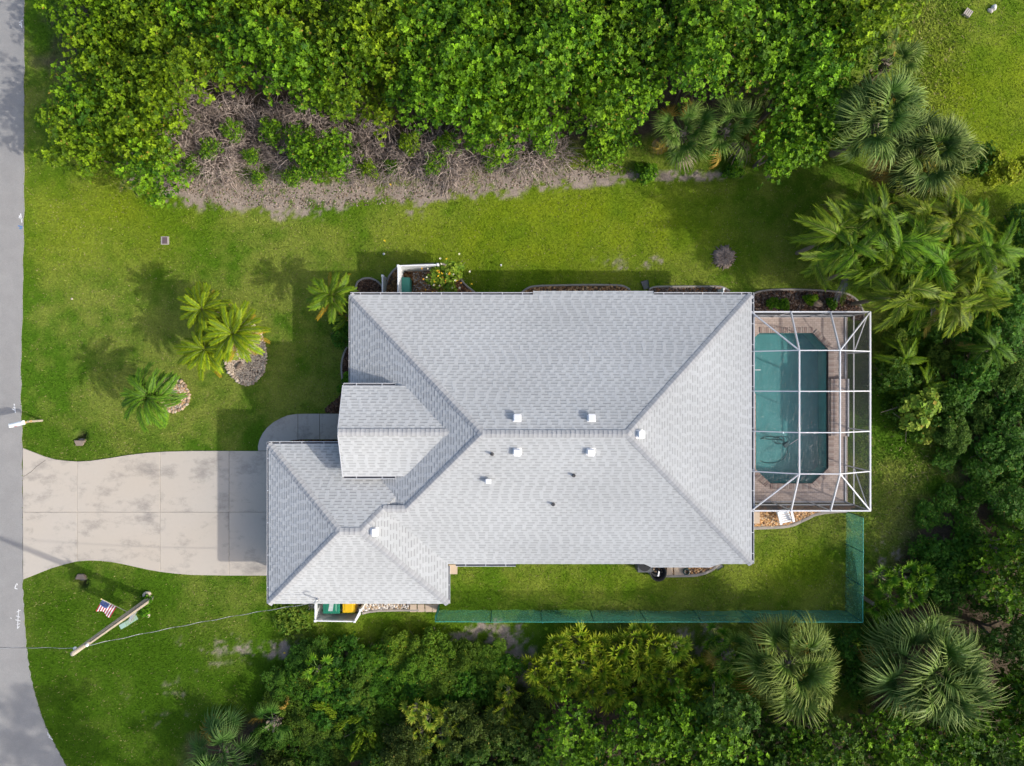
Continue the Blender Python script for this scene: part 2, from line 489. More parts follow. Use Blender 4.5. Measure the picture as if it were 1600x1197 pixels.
# ------------------------------------------------------------------ ground
CULVERTS = [P(125, 682), P(127, 911)]
def soil_fields(x, y):
    """what covers the ground at a place: colour of turf, bare sand, litter"""
    px = x * 30 + 800; py = 598.5 - y * 30
    n1 = fbm(x, y, 0.16, 11); n2 = fbm(x, y, 0.9, 23); n3 = fbm(x, y, 2.6, 37, 3)
    def bump(cx, cy, rx, ry, p=1.0):
        return np.exp(-(((px - cx) / rx) ** 2 + ((py - cy) / ry) ** 2) ** p)
    # dryness of the turf
    n5 = fbm(x, y, 0.33, 71, 3)
    dry = np.clip((n1 - 0.45) * 1.8 + (n5 - .5) * 1.6 + (n2 - 0.5) * 1.6 + (n3 - .5) * 1.1 + 0.30, 0, 1)
    lush = np.clip(1.3 * bump(200, 1090, 250, 190) + 0.75 * bump(110, 700, 90, 50) + .35 * bump(90, 950, 100, 80), 0, 1)
    yel = np.clip(0.9 * bump(150, 340, 170, 90) + 1.25 * bump(880, 360, 280, 90) + 1.2 * bump(1560, 180, 140, 170) + .5 * bump(1000, 910, 300, 40) + .7 * bump(1250, 880, 70, 50) + .5 * bump(640, 985, 200, 30), 0, 1)
    green = np.array([0.068, 0.148, 0.008]); dryc = np.array([0.182, 0.225, 0.036]); yelc = np.array([0.178, 0.240, 0.008]); lushc = np.array([0.050, 0.112, 0.004])
    c = green + (dryc - green) * dry[..., None]
    yy = np.clip(yel * (0.45 + 0.9 * (n2 - .2)), 0, 1)[..., None]
    c = c * (1 - yy) + yelc * yy
    ll = np.clip(lush * (0.6 + 0.6 * (1 - n2)), 0, 1)[..., None]
    c = c * (1 - ll) + lushc * ll
    # bare sand along the thicket and elsewhere
    sand = 1.15 * bump(410, 306, 140, 24, 1.3) + 0.9 * bump(650, 300, 150, 18, 1.3) + 0.95 * bump(860, 280, 120, 15, 1.3) + .8 * bump(330, 250, 160, 60, 2) + .7 * bump(720, 250, 120, 50, 2) \
        + 0.85 * bump(1010, 275, 180, 8) + 0.8 * bump(740, 988, 70, 22) + 0.9 * bump(810, 1035, 26, 50) + 0.8 * bump(1085, 1000, 40, 30) + 0.65 * bump(1390, 870, 30, 40) + .55 * bump(450, 1015, 60, 20) + .5 * bump(640, 320, 30, 30) + .55 * bump(985, 410, 70, 14) + 0.5 * bump(475, 330, 60, 20) + .22 * bump(330, 1005, 90, 40) + .20 * bump(250, 1090, 110, 70)
    n4 = fbm(x, y, 5.5, 61, 2)
    zone = np.clip(sand * 2.2, 0, 1)
    sand = np.clip((sand * 1.2 + zone * ((n2 - 0.5) * 2.2 + (n3 - .5) * 2.2 + (n4 - .5) * 1.6) - 0.50) * 1.8, 0, 1)
    sandc = np.array([0.285, 0.235, 0.195]) * (0.55 + 0.6 * n3[..., None] + .45 * (n2[..., None] - .3))
    c = c * (1 - sand[..., None]) + sandc * sand[..., None]
    # leaf litter under the trees
    lit = 1.6 * bump(700, 60, 640, 190, 3) + 1.5 * bump(1560, 1000, 210, 260, 3) + 1.5 * bump(850, 1180, 560, 95, 3) + 1.1 * bump(1560, 600, 120, 150, 2.5) + 1.0 * bump(600, 1080, 220, 60, 3) + .55*bump(1400, 300, 130, 90, 2)
    lit = np.clip((lit - 0.5 + (n2 - .5) * 1.0) * 2.0, 0, 1) * (1 - 0.8 * sand)
    litc = np.array([0.095, 0.075, 0.052]) * (0.6 + 0.8 * n3[..., None])
    c = c * (1 - lit[..., None]) + litc * lit[..., None]
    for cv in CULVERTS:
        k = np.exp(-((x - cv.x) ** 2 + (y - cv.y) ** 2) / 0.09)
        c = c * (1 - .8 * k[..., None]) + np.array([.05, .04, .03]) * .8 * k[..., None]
    return c, np.clip(sand + lit, 0, 1), dry

def axis(lo, hi, d):
    core = np.arange(lo, hi + 1e-6, d)
    far = np.array([2., 5., 12., 30., 80., 220., 700., 2500.])
    return np.concatenate([(lo - far)[::-1], core, hi + far])

gx, gy = axis(-30, 30, 0.14), axis(-23, 23, 0.14)
GX, GY = np.meshgrid(gx, gy, indexing='ij')
GZ = (fbm(GX, GY, 0.7, 51, 3) - 0.5) * 0.03
for cv in CULVERTS:
    GZ -= 0.42 * np.exp(-(((GX - cv.x) / .30) ** 2 + ((GY - cv.y) / .34) ** 2) ** 1.5)
nx, ny = GX.shape
idx = np.arange(nx * ny).reshape(nx, ny)
F = np.stack([idx[:-1, :-1], idx[1:, :-1], idx[1:, 1:], idx[:-1, 1:]], -1).reshape(-1, 4)
fx = GX.ravel()[F].mean(1); fy = GY.ravel()[F].mean(1)
hole = (fx > 11.2) & (fx < 17.2) & (fy > -6.0) & (fy < 3.3)
F = F[~hole]
ground_me = mesh_from('ground', np.stack([GX, GY, GZ], -1).reshape(-1, 3), F, smooth=True)
gc, gbare, gdry = soil_fields(GX, GY)
far_v = (np.abs(GX) > 30.5) | (np.abs(GY) > 23.5)      # open grassland beyond the surveyed yard
gc[far_v] = np.array([0.10, 0.16, 0.016])
set_tint(ground_me, gc.reshape(-1, 3) * 0.95)
M_GROUND = tint_mat('turf_ground', 0.95, 0.1, noise=0.38, nscale=9.0, bump=0.9, bscale=22)
tag(obj('ground', ground_me, M_GROUND), kind='structure')

# ------------------------------------------------------------------ road
M_ROAD = mat('worn_asphalt', (0.298, 0.290, 0.280), 0.9, var=0.10, scale=1.2, bump=0.5, bscale=90, spec=0.2)
nt = M_ROAD.node_tree
_b = nt.nodes['Principled BSDF']; _src = _b.inputs['Base Color'].links[0].from_socket
_tc = nt.nodes.new('ShaderNodeTexCoord'); _n = nt.nodes.new('ShaderNodeTexNoise'); _n.inputs['Scale'].default_value = 45; _n.inputs['Detail'].default_value = 4; _n.inputs['Roughness'].default_value = .8
nt.links.new(_tc.outputs['Object'], _n.inputs['Vector'])
_mr = nt.nodes.new('ShaderNodeMapRange'); _mr.inputs['From Min'].default_value = .3; _mr.inputs['From Max'].default_value = .7; _mr.inputs['To Min'].default_value = .8; _mr.inputs['To Max'].default_value = 1.18
nt.links.new(_n.outputs['Fac'], _mr.inputs['Value'])
_vm = nt.nodes.new('ShaderNodeVectorMath'); _vm.operation = 'SCALE'
nt.links.new(_src, _vm.inputs[0]); nt.links.new(_mr.outputs['Result'], _vm.inputs['Scale']); nt.links.new(_vm.outputs['Vector'], _b.inputs['Base Color'])
# ragged tarmac edge against the turf
edge = smooth_path([P2(*p) for p in ROAD_EDGE], 10)
edge = [(p.x + 0.05 * math.sin(i * 1.7) * random.random(), p.y) for i, p in enumerate(edge)]
rp = [(-27.0 - 5, edge[0][1])] + edge + [(-32.0, edge[-1][1])]
road = tag(obj('road', poly_mesh('road', rp, -0.05, 0.035), M_ROAD), kind='structure')
M_PAINT = mat('survey_paint', (0.75, 0.76, 0.78), 0.7, var=0.2, scale=20)
M_BLUEP = mat('blue_survey_paint', (0.08, 0.20, 0.42), 0.7, var=0.3, scale=20)
def paint_mark(name, strokes, m, w=0.05):
    mb = MB()
    for a, b in strokes:
        pa, pb = P(*a), P(*b)
        pa.z = pb.z = 0.040; mb.bar(pa, pb, w, 0.004)
    obj(name, mb.mesh(name), m, road)
paint_mark('survey_mark', [((31, 36), (36, 32)), ((33, 33), (35, 44)), ((31, 39), (34, 40))], M_PAINT)
paint_mark('survey_mark', [((30, 340), (36, 343)), ((33, 334), (35, 348)), ((31, 337), (32, 341))], M_PAINT)
paint_mark('survey_mark', [((29, 353), (36, 355)), ((31, 357), (35, 357))], M_BLUEP, 0.06)
paint_mark('survey_mark', [((23, 631), (25, 645)), ((20, 639), (24, 641)), ((24, 634), (22, 637))], M_PAINT)
paint_mark('survey_mark', [((26, 913), (24, 919)), ((24, 919), (28, 920)), ((27, 911), (28, 914))], M_PAINT, .04)
paint_mark('survey_mark', [((30, 952), (28, 982)), ((27, 956), (33, 953)), ((26, 962), (32, 964)), ((25, 968), (33, 970)), ((27, 976), (32, 974)), ((28, 982), (31, 978)), ((17, 965), (19, 966))], M_PAINT, .035)
paint_mark('survey_mark', [((75, 1144), (80, 1153)), ((77, 1151), (83, 1155)), ((75, 1148), (77, 1146))], M_PAINT, .05)

# ------------------------------------------------------------------ driveway and walkway, slab by slab
drive = tag(bpy.data.objects.new('driveway', None), kind='structure'); COL.objects.link(drive); drive.location = P(240, 800)
M_SLAB = [concrete_mat('driveway_concrete_%d' % i, (0.475, 0.442, 0.395), 0.85, seed=i * 3.7, stretch=(0.5, 0.8, 1.0)) for i in range(3)]
cuts_x = [P2(36, 0)[0] - 1, P2(121.5, 0)[0], P2(251, 0)[0], P2(358.5, 0)[0], 20]
cy_ = P2(0, 800)[1]
g = 0.006
k = 0
for i in range(4):
    for sgn in (1, -1):
        p = clip_half(drive_xy, 1, 0, -(cuts_x[i] + g)); p = clip_half(p, -1, 0, cuts_x[i + 1] - g)
        p = clip_half(p, 0, sgn, -sgn * cy_ - g)
        if len(p) > 2:
            q = [p[0]]
            for v in p[1:]:
                if (v[0] - q[-1][0]) ** 2 + (v[1] - q[-1][1]) ** 2 > 1e-6: q.append(v)
            obj('slab', poly_mesh('slab', q, -0.06, 0.052 + 0.003 * ((k * 7) % 3), bevel=0.008), M_SLAB[k % 3], drive, world_coords=True); k += 1
M_CRACK = mat('crack_dirt', (.13, .115, .10), .95, var=.3)
for cpts in ([(37.5, 745), (50, 737), (58, 729), (72, 719)],):
    path = [P(x, y) + Vector((0, 0, .0605)) for x, y in cpts]
    cm = MB()
    for i in range(len(path) - 1): cm.bar(path[i], path[i + 1] + (path[i + 1] - path[i]) * .02, .016, .003)
    obj('crack', cm.mesh('crack'), M_CRACK, drive, world_coords=True)
walk = tag(bpy.data.objects.new('walkway', None), kind='structure'); COL.objects.link(walk); walk.location = P(470, 670)
M_WALK = concrete_mat('walkway_concrete', (0.40, 0.39, 0.37), 0.75, stretch=(1.2, 1.2, 1), seed=9)
wc = [-30, P2(466, 0)[0], P2(500, 0)[0], 20]
for i in range(3):
    p = clip_half(walk_xy, 1, 0, -(wc[i] + .01)); p = clip_half(p, -1, 0, wc[i + 1] - .01)
    obj('slab', poly_mesh('slab', p, -0.06, 0.060 + 0.002 * i, bevel=0.008), M_WALK, walk, world_coords=True)

# ------------------------------------------------------------------ stones, mulch, kerbs
ICO_V, ICO_F = None, None
def _ico():
    global ICO_V, ICO_F
    bm = bmesh.new(); bmesh.ops.create_icosphere(bm, subdivisions=1, radius=1)
    ICO_V = np.array([v.co[:] for v in bm.verts]); ICO_F = np.array([[v.index for v in f.verts] for f in bm.faces]); bm.free()
_ico()
def scatter_stones(name, poly, n, size, palette, parent, z=0.02, flat=0.6, elong=1.0, seed=1):
    r = np.random.default_rng(seed)
    poly = np.array(poly)
    lo, hi = poly.min(0), poly.max(0)
    pts = np.zeros((0, 2))
    while len(pts) < n:
        c = lo + r.random((n * 2, 2)) * (hi - lo)
        pts = np.vstack([pts, c[in_poly(c[:, 0], c[:, 1], poly)]])
    pts = pts[:n]
    s = size * (0.6 + 0.8 * r.random(n))
    a = r.random(n) * 6.283
    jit = 1 + 0.35 * (r.random((n, len(ICO_V), 1)) - .5)
    v = ICO_V[None] * jit
    v = v * np.stack([s * elong, s, s * flat], -1)[:, None, :]
    t = (r.random(n) - .5) * 1.2
    vz = v[..., 2] * np.cos(t)[:, None] + v[..., 0] * np.sin(t)[:, None]
    vx = v[..., 0] * np.cos(t)[:, None] - v[..., 2] * np.sin(t)[:, None]
    x = vx * np.cos(a)[:, None] - v[..., 1] * np.sin(a)[:, None] + pts[:, :1]
    y = vx * np.sin(a)[:, None] + v[..., 1] * np.cos(a)[:, None] + pts[:, 1:]
    V = np.stack([x, y, vz + z + s[:, None] * flat * .4 * r.random((n, 1))], -1).reshape(-1, 3)
    F = (ICO_F[None] + (np.arange(n) * len(ICO_V))[:, None, None]).reshape(-1, 3)
    me = mesh_from(name, V, F)
    pal = np.array(palette)[r.integers(0, len(palette), n)] * (0.75 + 0.5 * r.random((n, 1)))
    set_tint(me, np.repeat(pal, len(ICO_V), 0))
    return obj(name, me, M_TINT, parent, world_coords=True, kind='stuff')

TAN = [(0.42, 0.31, 0.20), (0.50, 0.38, 0.26), (0.32, 0.22, 0.14), (0.55, 0.46, 0.36), (0.40, 0.34, 0.28)]
PALE = [(0.56, 0.46, 0.35), (0.62, 0.53, 0.41), (0.48, 0.38, 0.28), (0.34, 0.27, 0.20)]
ORANGE = [(0.52, 0.30, 0.13), (0.60, 0.38, 0.18), (0.42, 0.22, 0.09), (0.62, 0.48, 0.32), (0.36, 0.22, 0.13)]
MULCH = [(0.085, 0.045, 0.028), (0.12, 0.065, 0.04), (0.06, 0.035, 0.025), (0.16, 0.10, 0.065)]
RMULCH = [(0.24, 0.12, 0.05), (0.30, 0.16, 0.07), (0.16, 0.08, 0.04), (0.34, 0.20, 0.10)]
GREYBR = [(0.17, 0.125, 0.10), (0.22, 0.17, 0.14), (0.11, 0.08, 0.06)]
WHITEST = [(0.55, 0.52, 0.48), (0.45, 0.42, 0.39), (0.35, 0.32, 0.30), (0.62, 0.60, 0.57)]
M_SOIL = mat('bed_soil', (0.10, 0.065, 0.045), 0.95, var=0.3, scale=8, bump=0.8, bscale=25)

def bed(name, poly, palette, n, size, elong, edge_px=None, edge_w=0.10, seed=1, flat=.5):
    b = tag(obj('planting_bed', poly_mesh('planting_bed', poly, -0.05, 0.024), M_SOIL), kind='structure')
    scatter_stones('stones' if elong < 1.4 else 'mulch_chips', poly, n, size, palette, b, z=0.03, elong=elong, seed=seed, flat=flat)
    if edge_px:
        path = smooth_path([P2(*p) for p in edge_px], 5)
        kerb(path, b, edge_w)
    return b

def kerb(path, parent, w=0.11, h=0.09):
    """moulded concrete edging swept along a path"""
    V, Fq = [], []
    n = len(path)
    for i, p in enumerate(path):
        t = (path[min(i + 1, n - 1)] - path[max(i - 1, 0)]); t.z = 0; t.normalize()
        s = Vector((-t.y, t.x, 0))
        for o, z in ((-.5, -.03), (-.5, h * .75), (-.25, h), (.25, h), (.5, h * .75), (.5, -.03)):
            q = p + s * (o * w); V.append((q.x, q.y, z + 0.012 * math.sin(i * 1.3)))
    for i in range(n - 1):
        for j in range(5):
            a = i * 6 + j; Fq.append((a, a + 1, a + 7, a + 6))
    return obj('edging', mesh_from('edging', V, Fq), M_CURB, parent, world_coords=True)

bed('corner', bed_xy['corner'], MULCH, 500, 0.05, 1.8, BEDS['corner'][0:8], seed=3)
bed('equipment', bed_xy['equipment'], RMULCH, 1300, 0.045, 1.7, BEDS['equipment'][0:11], seed=4)
bed('north', bed_xy['north'], ORANGE[:3] + RMULCH, 1100, 0.05, 1.5, BEDS['north'][1:8], seed=5)
bed('northeast', bed_xy['northeast'], GREYBR + RMULCH[:1], 800, 0.05, 1.7, BEDS['northeast'][1:7], seed=6)
bed('cagecorner', bed_xy['cagecorner'], GREYBR + MULCH, 2200, 0.05, 1.7, BEDS['cagecorner'][1:11], seed=7)
bed('frontwall', bed_xy['frontwall'], MULCH, 1200, 0.05, 1.8, [(545, 610), (537, 600), (534, 575), (537, 555), (544, 540)], seed=8)
bed('walkstrip', bed_xy['walkstrip'], MULCH + RMULCH[2:3], 900, 0.05, 1.7, None, seed=9)
b_patio = bed('patio', bed_xy['patio'], ORANGE, 2200, 0.055, 1.0, [(1172, 825), (1215, 823.5), (1238, 820), (1258, 811), (1276, 803), (1300, 799.5), (1322, 798.5)], 0.16, seed=10)
bed('alcove', bed_xy['alcove'], ORANGE, 700, 0.05, 1.0, [(1000, 872), (1006, 884), (1020, 898), (1040, 899.5), (1080, 899), (1098, 896), (1112, 890), (1124, 880)], 0.14, seed=11)
bed('bins', bed_xy['bins'], WHITEST + TAN[:2], 1500, 0.055, 1.1, [(566, 958), (580, 955), (600, 953.5), (640, 953), (686, 953)], 0.12, seed=12)
i1 = bed('palm_trio', island_xy['palm_trio'], PALE, 3600, 0.038, 1.1, None, seed=13)
i2 = bed('palm_single', island_xy['palm_single'], TAN + ORANGE[:2], 1500, 0.055, 1.1, None, seed=14)
def ring_stones(parent, poly, palette, size, seed):
    r = random.Random(seed)
    pts = smooth_path(poly, 3, closed=True)
    L = sum((pts[(i + 1) % len(pts)] - pts[i]).length for i in range(len(pts)))
    n = int(L / (size * 1.7)); acc = 0; want = 0; out = []
    for i in range(len(pts)):
        a, b = pts[i], pts[(i + 1) % len(pts)]; l = (b - a).length
        while want <= acc + l and len(out) < n:
            out.append(a + (b - a) * ((want - acc) / l)); want += L / n
        acc += l
    me_pool = []
    for v in range(4):
        rr = np.random.default_rng(seed * 10 + v)
        vv = ICO_V * (1 + .4 * (rr.random((len(ICO_V), 1)) - .5)) * size * np.array([1.1, .9, .7])
        me = mesh_from('edging_stone', vv, ICO_F)
        set_tint(me, np.array(palette[v % len(palette)])[None] * np.ones((len(vv), 1)) * (.8 + .4 * rr.random()))
        me.materials.append(M_TINT); me_pool.append(me)
    for k, p in enumerate(out):
        obj('edging_stone', me_pool[k % 4], None, parent, loc=(p.x + r.uniform(-.03, .03), p.y + r.uniform(-.03, .03), 0.05), rot=(0, 0, r.random() * 6), world_coords=False, scale=(r.uniform(.8, 1.25),) * 3)
ring_stones(i1, island_xy['palm_trio'], PALE + [(0.25, .2, .17)], 0.09, 5)
ring_stones(i2, island_xy['palm_single'], TAN, 0.10, 6)

# larger landscape rocks
def rock(loc, size, rgb, label, seed, squash=.6):
    bm = bmesh.new(); bmesh.ops.create_icosphere(bm, subdivisions=3, radius=1)
    r = np.random.default_rng(seed); k = r.normal(size=(6, 3))
    for v in bm.verts:
        d = sum(math.sin(v.co.dot(Vector(q)) * 1.6 + i) for i, q in enumerate(k)) * 0.07
        v.co *= (1 + d)
    me = bpy.data.meshes.new('landscape_rock'); bm.to_mesh(me); bm.free()
    o = obj('landscape_rock', me, mat('rock_%d' % seed, rgb, 0.9, var=.2, scale=4, bump=.6, bscale=9), loc=loc, scale=(size[0], size[1], size[2] if len(size) > 2 else size[0] * squash), rot=(0, 0, seed))
    return tag(o, label, 'rock')
rock(P(393, 541, .1), (.24, .2, .16), (.55, .54, .52), 'white rock lying under the palm trio', 2)
rock(P(270, 613, .1), (.25, .14, .14), (.42, .40, .38), 'pale grey rock in the stone ring by the single palm', 3)
rock(P(373, 572, .08), (.22, .11, .1), (.16, .12, .09), 'dark brown flat rock in the gravel island', 4)
rock(P(1277, 474, .1), (.26, .2, .16), (.45, .33, .24), 'tan boulder in the mulch beside the pool cage', 6)
rock(P(229, 929, .12), (.2, .17, .17), (.55, .47, .38), 'beige rock at the foot of the utility pole', 7)
rock(P(231, 961, .1), (.13, .11, .12), (.55, .47, .36), 'small tan rock below the utility pole', 8)

# paving stones beside the house
M_PAVER = concrete_mat('beige_paver', (0.52, 0.43, 0.34), 0.3, stretch=(1, 1, 1), seed=5)
def paver(px, py, w, d, rz=0.0, label=''):
    me = MB().box((0, 0, 0.03), (w, d, .07)).mesh('paving_stone', bevel=.01)
    o = obj('paving_stone', me, M_PAVER, loc=P(px, py) + Vector((0, 0, .03)), rot=(0, 0, rz))
    return tag(o, label, 'paving stone')
for i, x in enumerate((646, 658, 670, 681)):
    paver(x, 949.5, .35, .40, 0.02 * i, ['beige paving stone next to the gravel beside the bin screen', 'second beige paving stone from the gravel strip', 'third beige paving stone from the gravel strip', 'beige paving stone beside the end of the green mesh fence'][i])
paver(1180, 804, .42, .3, 0, 'upper pale paving stone under the roof edge by the pool cage')
paver(1180, 813, .42, .3, 0, 'lower pale paving stone under the roof edge in orange gravel')
paver(1046, 890, .30, .5, 0, 'narrow pale slab beside the black tub')
paver(1062, 890, .62, .5, 0.03, 'wide pale slab between the black tub and the hose pot')
paver(708, 889, .45, .5, 0, 'concrete step slab at the inner corner by the garage roof')

# ------------------------------------------------------------------ house
PITCH = 0.46
EAVE = 2.70
MAIN = (-7.79, 11.56, -8.73, 4.25)     # x0 x1 y0 y1 of the eaves
WING = (-11.74, -3.09, -10.65, -2.95)
GAB = (-7.85, -4.32, -0.13, 4.00)      # front x, y0, y1, eave height of the raised entry gable
house = empty('house', (1.0, -2.2, 0), 'single storey house with light grey shingle hip roof beside the screened pool', 'house')
walls_mb = MB()
M_WALL = M_CREAM
def wall_box(r, z1):
    return poly_mesh('wall', r, -0.1, z1)
obj('wall', wall_box(house_rects[0], 2.5), M_WALL, house, world_coords=True)
obj('wall', wall_box([(-11.24, -3.45), (-7.32, -3.45), (-7.32, -8.25), (-3.6, -8.25), (-3.6, -10.15), (-11.24, -10.15)], 2.5), M_WALL, house, world_coords=True)
gd = obj('garage_door', MB().box((0, 0, 1.1), (.06, 4.9, 2.2)).mesh('garage_door'), M_WHITE, house, loc=(-11.28, -6.8, 0), world_coords=True)
for i in range(4):
    obj('panel', MB().box((0, 0, 0), (.03, 4.8, .50)).mesh('panel', bevel=.01), M_WHITE, gd, loc=(-.035, 0, .29 + i * .545))
fd = obj('front_door', MB().box((0, 0, 1.05), (.06, 1.0, 2.1)).mesh('front_door', bevel=.01), mat('door_paint', (.12, .16, .2), .4), house, loc=(-7.34, -2.2, 0), world_coords=True)
obj('handle', MB().tube([(0, 0, 0), (-.08, 0, 0)], .02).mesh('handle'), M_STEEL, fd, loc=(-.03, .38, 1.0))
for yy in (-.45, -4.0):
    obj('column', MB().box((0, 0, 2.0), (.3, .3, 4.0)).mesh('column', bevel=.02), M_CREAM, house, loc=(-7.55, yy, 0), world_coords=True)

M_SHINGLE = tint_mat('grey_shingle', 0.92, 0.12, noise=0.10, nscale=55, bump=0.35, bscale=160)
M_SHINGLE.node_tree.nodes['Principled BSDF'].inputs['Diffuse Roughness'].default_value = 1.0
M_DECK = mat('roof_underlay', (0.20, 0.20, 0.205), 0.9)

def hip_planes(r, z0, k=PITCH):
    """four slopes as (polygon xyz, inward horizontal direction)"""
    x0, x1, y0, y1 = r
    W, D = x1 - x0, y1 - y0
    h = min(W, D) / 2
    if W >= D:
        a = (x0 + h, (y0 + y1) / 2, z0 + k * h); b = (x1 - h, (y0 + y1) / 2, z0 + k * h)
    else:
        a = ((x0 + x1) / 2, y0 + h, z0 + k * h); b = ((x0 + x1) / 2, y1 - h, z0 + k * h)
    c = [(x0, y0, z0), (x1, y0, z0), (x1, y1, z0), (x0, y1, z0)]
    if W >= D:
        return [([c[0], c[1], b, a], (0, 1)), ([c[1], c[2], b], (-1, 0)), ([c[2], c[3], a, b], (0, -1)), ([c[3], c[0], a], (1, 0))], a, b
    return [([c[0], c[1], a], (0, 1)), ([c[1], c[2], b, a], (-1, 0)), ([c[2], c[3], b], (0, -1)), ([c[3], c[0], a, b], (1, 0))], a, b

main_pl, mA, mB = hip_planes(MAIN, EAVE)
wing_pl, wA, wB = hip_planes(WING, EAVE)
gy_mid = (GAB[1] + GAB[2]) / 2; g_half = (GAB[2] - GAB[1]) / 2
gz_r = GAB[3] + g_half * PITCH
gx_r = MAIN[0] + (gz_r - EAVE) / PITCH + 0.15      # runs just into the main slope
gx_e = MAIN[0] + (GAB[3] - EAVE) / PITCH + 0.15
gA, gB = (GAB[0], gy_mid, gz_r), (gx_r, gy_mid, gz_r)
gab_pl = [([(GAB[0], GAB[1], GAB[3]), (gx_e, GAB[1], GAB[3]), gB, gA], (0, 1)),
          ([(gx_e, GAB[2], GAB[3]), (GAB[0], GAB[2], GAB[3]), gA, gB], (0, -1))]
# slight drops of the eave over the bays
bay_n = [(P2(833, 455, EAVE)[0], 4.253), (P2(1021.5, 455, EAVE)[0], 4.253)]
bx0, bx1 = bay_n[0][0], bay_n[1][0]
dn = 0.20
bay_pl = [([(bx1, 4.25 + dn, EAVE - dn * PITCH), (bx0, 4.25 + dn, EAVE - dn * PITCH), (bx0, 4.25, EAVE), (bx1, 4.25, EAVE)], (0, -1))]
ds = 0.19
sx = [P2(v, 881, EAVE)[0] for v in (1006, 1018.5, 1111.5, 1125)]
bay_pl.append(([(sx[1], -8.73 - ds, EAVE - ds * PITCH), (sx[2], -8.73 - ds, EAVE - ds * PITCH), (sx[3], -8.73, EAVE), (sx[0], -8.73, EAVE)], (0, 1)))
t_h = (((mA[2] - EAVE) / PITCH) - (WING[3] - mA[1])) / 2
hitM = (mA[0] - t_h, mA[1] - t_h, mA[2] - PITCH * t_h)
hitW = (WING[1] - (hitM[2] - EAVE) / PITCH, hitM[1], hitM[2])
qx = (WING[1] + MAIN[0]) / 2; qy = qx - MAIN[0] + MAIN[2]
bay_pl.append(([hitW, (qx, qy, EAVE + PITCH * (qy - MAIN[2])), hitM], (0, 1)))
all_pl = main_pl + wing_pl + gab_pl + bay_pl

def roofz(x, y):
    def hz(r):
        d = min(x - r[0], r[1] - x, y - r[2], r[3] - y)
        return EAVE + PITCH * d if d >= 0 else -1
    z = max(hz(MAIN), hz(WING))
    if GAB[0] <= x <= gx_r and GAB[1] <= y <= GAB[2]:
        z = max(z, GAB[3] + PITCH * (g_half - abs(y - gy_mid)))
    return z

def on_roof(px, py):
    z = 4.0
    for _ in range(30):
        x, y = P2(px, py, z); z = roofz(x, y)
    return Vector((x, y, z))

# roof deck: a solid under the shingles
mb = MB()
for pl, d in all_pl:
    n = len(pl)
    mb.add(pl, [tuple(range(n))])
roof = obj('roof', mb.mesh('roof'), M_DECK, house, world_coords=True)

def shingle_slope(pl, d, seed):
    """courses of laminated tabs with butt edges, clipped to the slope's outline"""
    r = random.Random(seed)
    ex = 0.143 / math.sqrt(1 + PITCH ** 2)          # course exposure in plan
    d = Vector((d[0], d[1])); u = Vector((-d.y, d.x))
    p2 = [Vector((p[0], p[1])) for p in pl]
    s_ = [p.dot(d) for p in p2]; smin, smax = min(s_), max(s_)
    z0 = min(p[2] for p in pl)
    ts = [p.dot(u) for p in p2]; tmin, tmax = min(ts), max(ts)
    poly = [(p.dot(u), p.dot(d)) for p in p2]
    # half planes of the convex outline
    area = sum(poly[i][0] * poly[(i + 1) % len(poly)][1] - poly[(i + 1) % len(poly)][0] * poly[i][1] for i in range(len(poly)))
    if area < 0: poly = poly[::-1]
    hp = []
    for i in range(len(poly)):
        a, b = poly[i], poly[(i + 1) % len(poly)]
        nx_, ny_ = -(b[1] - a[1]), (b[0] - a[0])
        l = math.hypot(nx_, ny_)
        if l < 1e-6: continue
        nx_ /= l; ny_ /= l
        hp.append((nx_, ny_, -(nx_ * a[0] + ny_ * a[1])))
    V, Fc, C = [], [], []
    nrow = int((smax - smin) / ex) + 1
    nrm = Vector((-d.x * PITCH, -d.y * PITCH, 1)).normalized()
    def face(q, s0, lb, lt, colr, butt):
        for h in hp:
            q = clip_half(q, *h)
            if len(q) < 3: return
        n0 = len(V)
        for (a, b) in q:
            f = (b - s0) / ex
            pos = u * a + d * b
            V.append(Vector((pos.x, pos.y, z0 + (b - smin) * PITCH)) + nrm * (lb * (1 - f) + lt * f)); C.append(colr)
        k = len(q)
        Fc.append(tuple(range(n0, n0 + k)))
        for i in range(k):
            a, b = q[i], q[(i + 1) % k]
            if (butt and abs(a[1] - s0) < 1e-6 and abs(b[1] - s0) < 1e-6) or abs(a[0] - b[0]) < 1e-6:
                m = len(V)
                V.extend([V[n0 + i] - nrm * .03, V[n0 + (i + 1) % k] - nrm * .03]); C.extend([colr * 0.7, colr * 0.7])
                Fc.append((n0 + i, m, m + 1, n0 + (i + 1) % k))
    for row in range(nrow):
        s0 = smin + row * ex; s1 = s0 + ex * 1.02; sm = s0 + ex * .60
        t = tmin - r.random() * .6
        rowtone = 1 + r.uniform(-.012, .012)
        thick = False
        while t < tmax:
            thick = not thick
            w = (.17 if thick else .31) + r.uniform(-.05, .05)
            tone = rowtone * ((1.03 if thick else 0.985) + r.uniform(-.025, .025))
            base = Vector((0.520, 0.533, 0.534)) * (tone * (1 + .022 * math.sin(t * .9 + row * .11 + seed) + .018 * math.sin(t * .37 - row * .23)))
            lb = 0.019 if thick else 0.011
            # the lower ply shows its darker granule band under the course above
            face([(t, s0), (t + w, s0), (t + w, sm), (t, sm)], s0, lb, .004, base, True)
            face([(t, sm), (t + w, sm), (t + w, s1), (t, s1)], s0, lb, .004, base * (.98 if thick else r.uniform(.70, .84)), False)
            t += w
    me = bpy.data.meshes.new('shingles')
    me.from_pydata([tuple(v) for v in V], [], Fc)
    me.update()
    set_tint(me, np.array([tuple(c) for c in C]))
    obj('shingles', me, M_SHINGLE, roof, world_coords=True, kind='stuff')

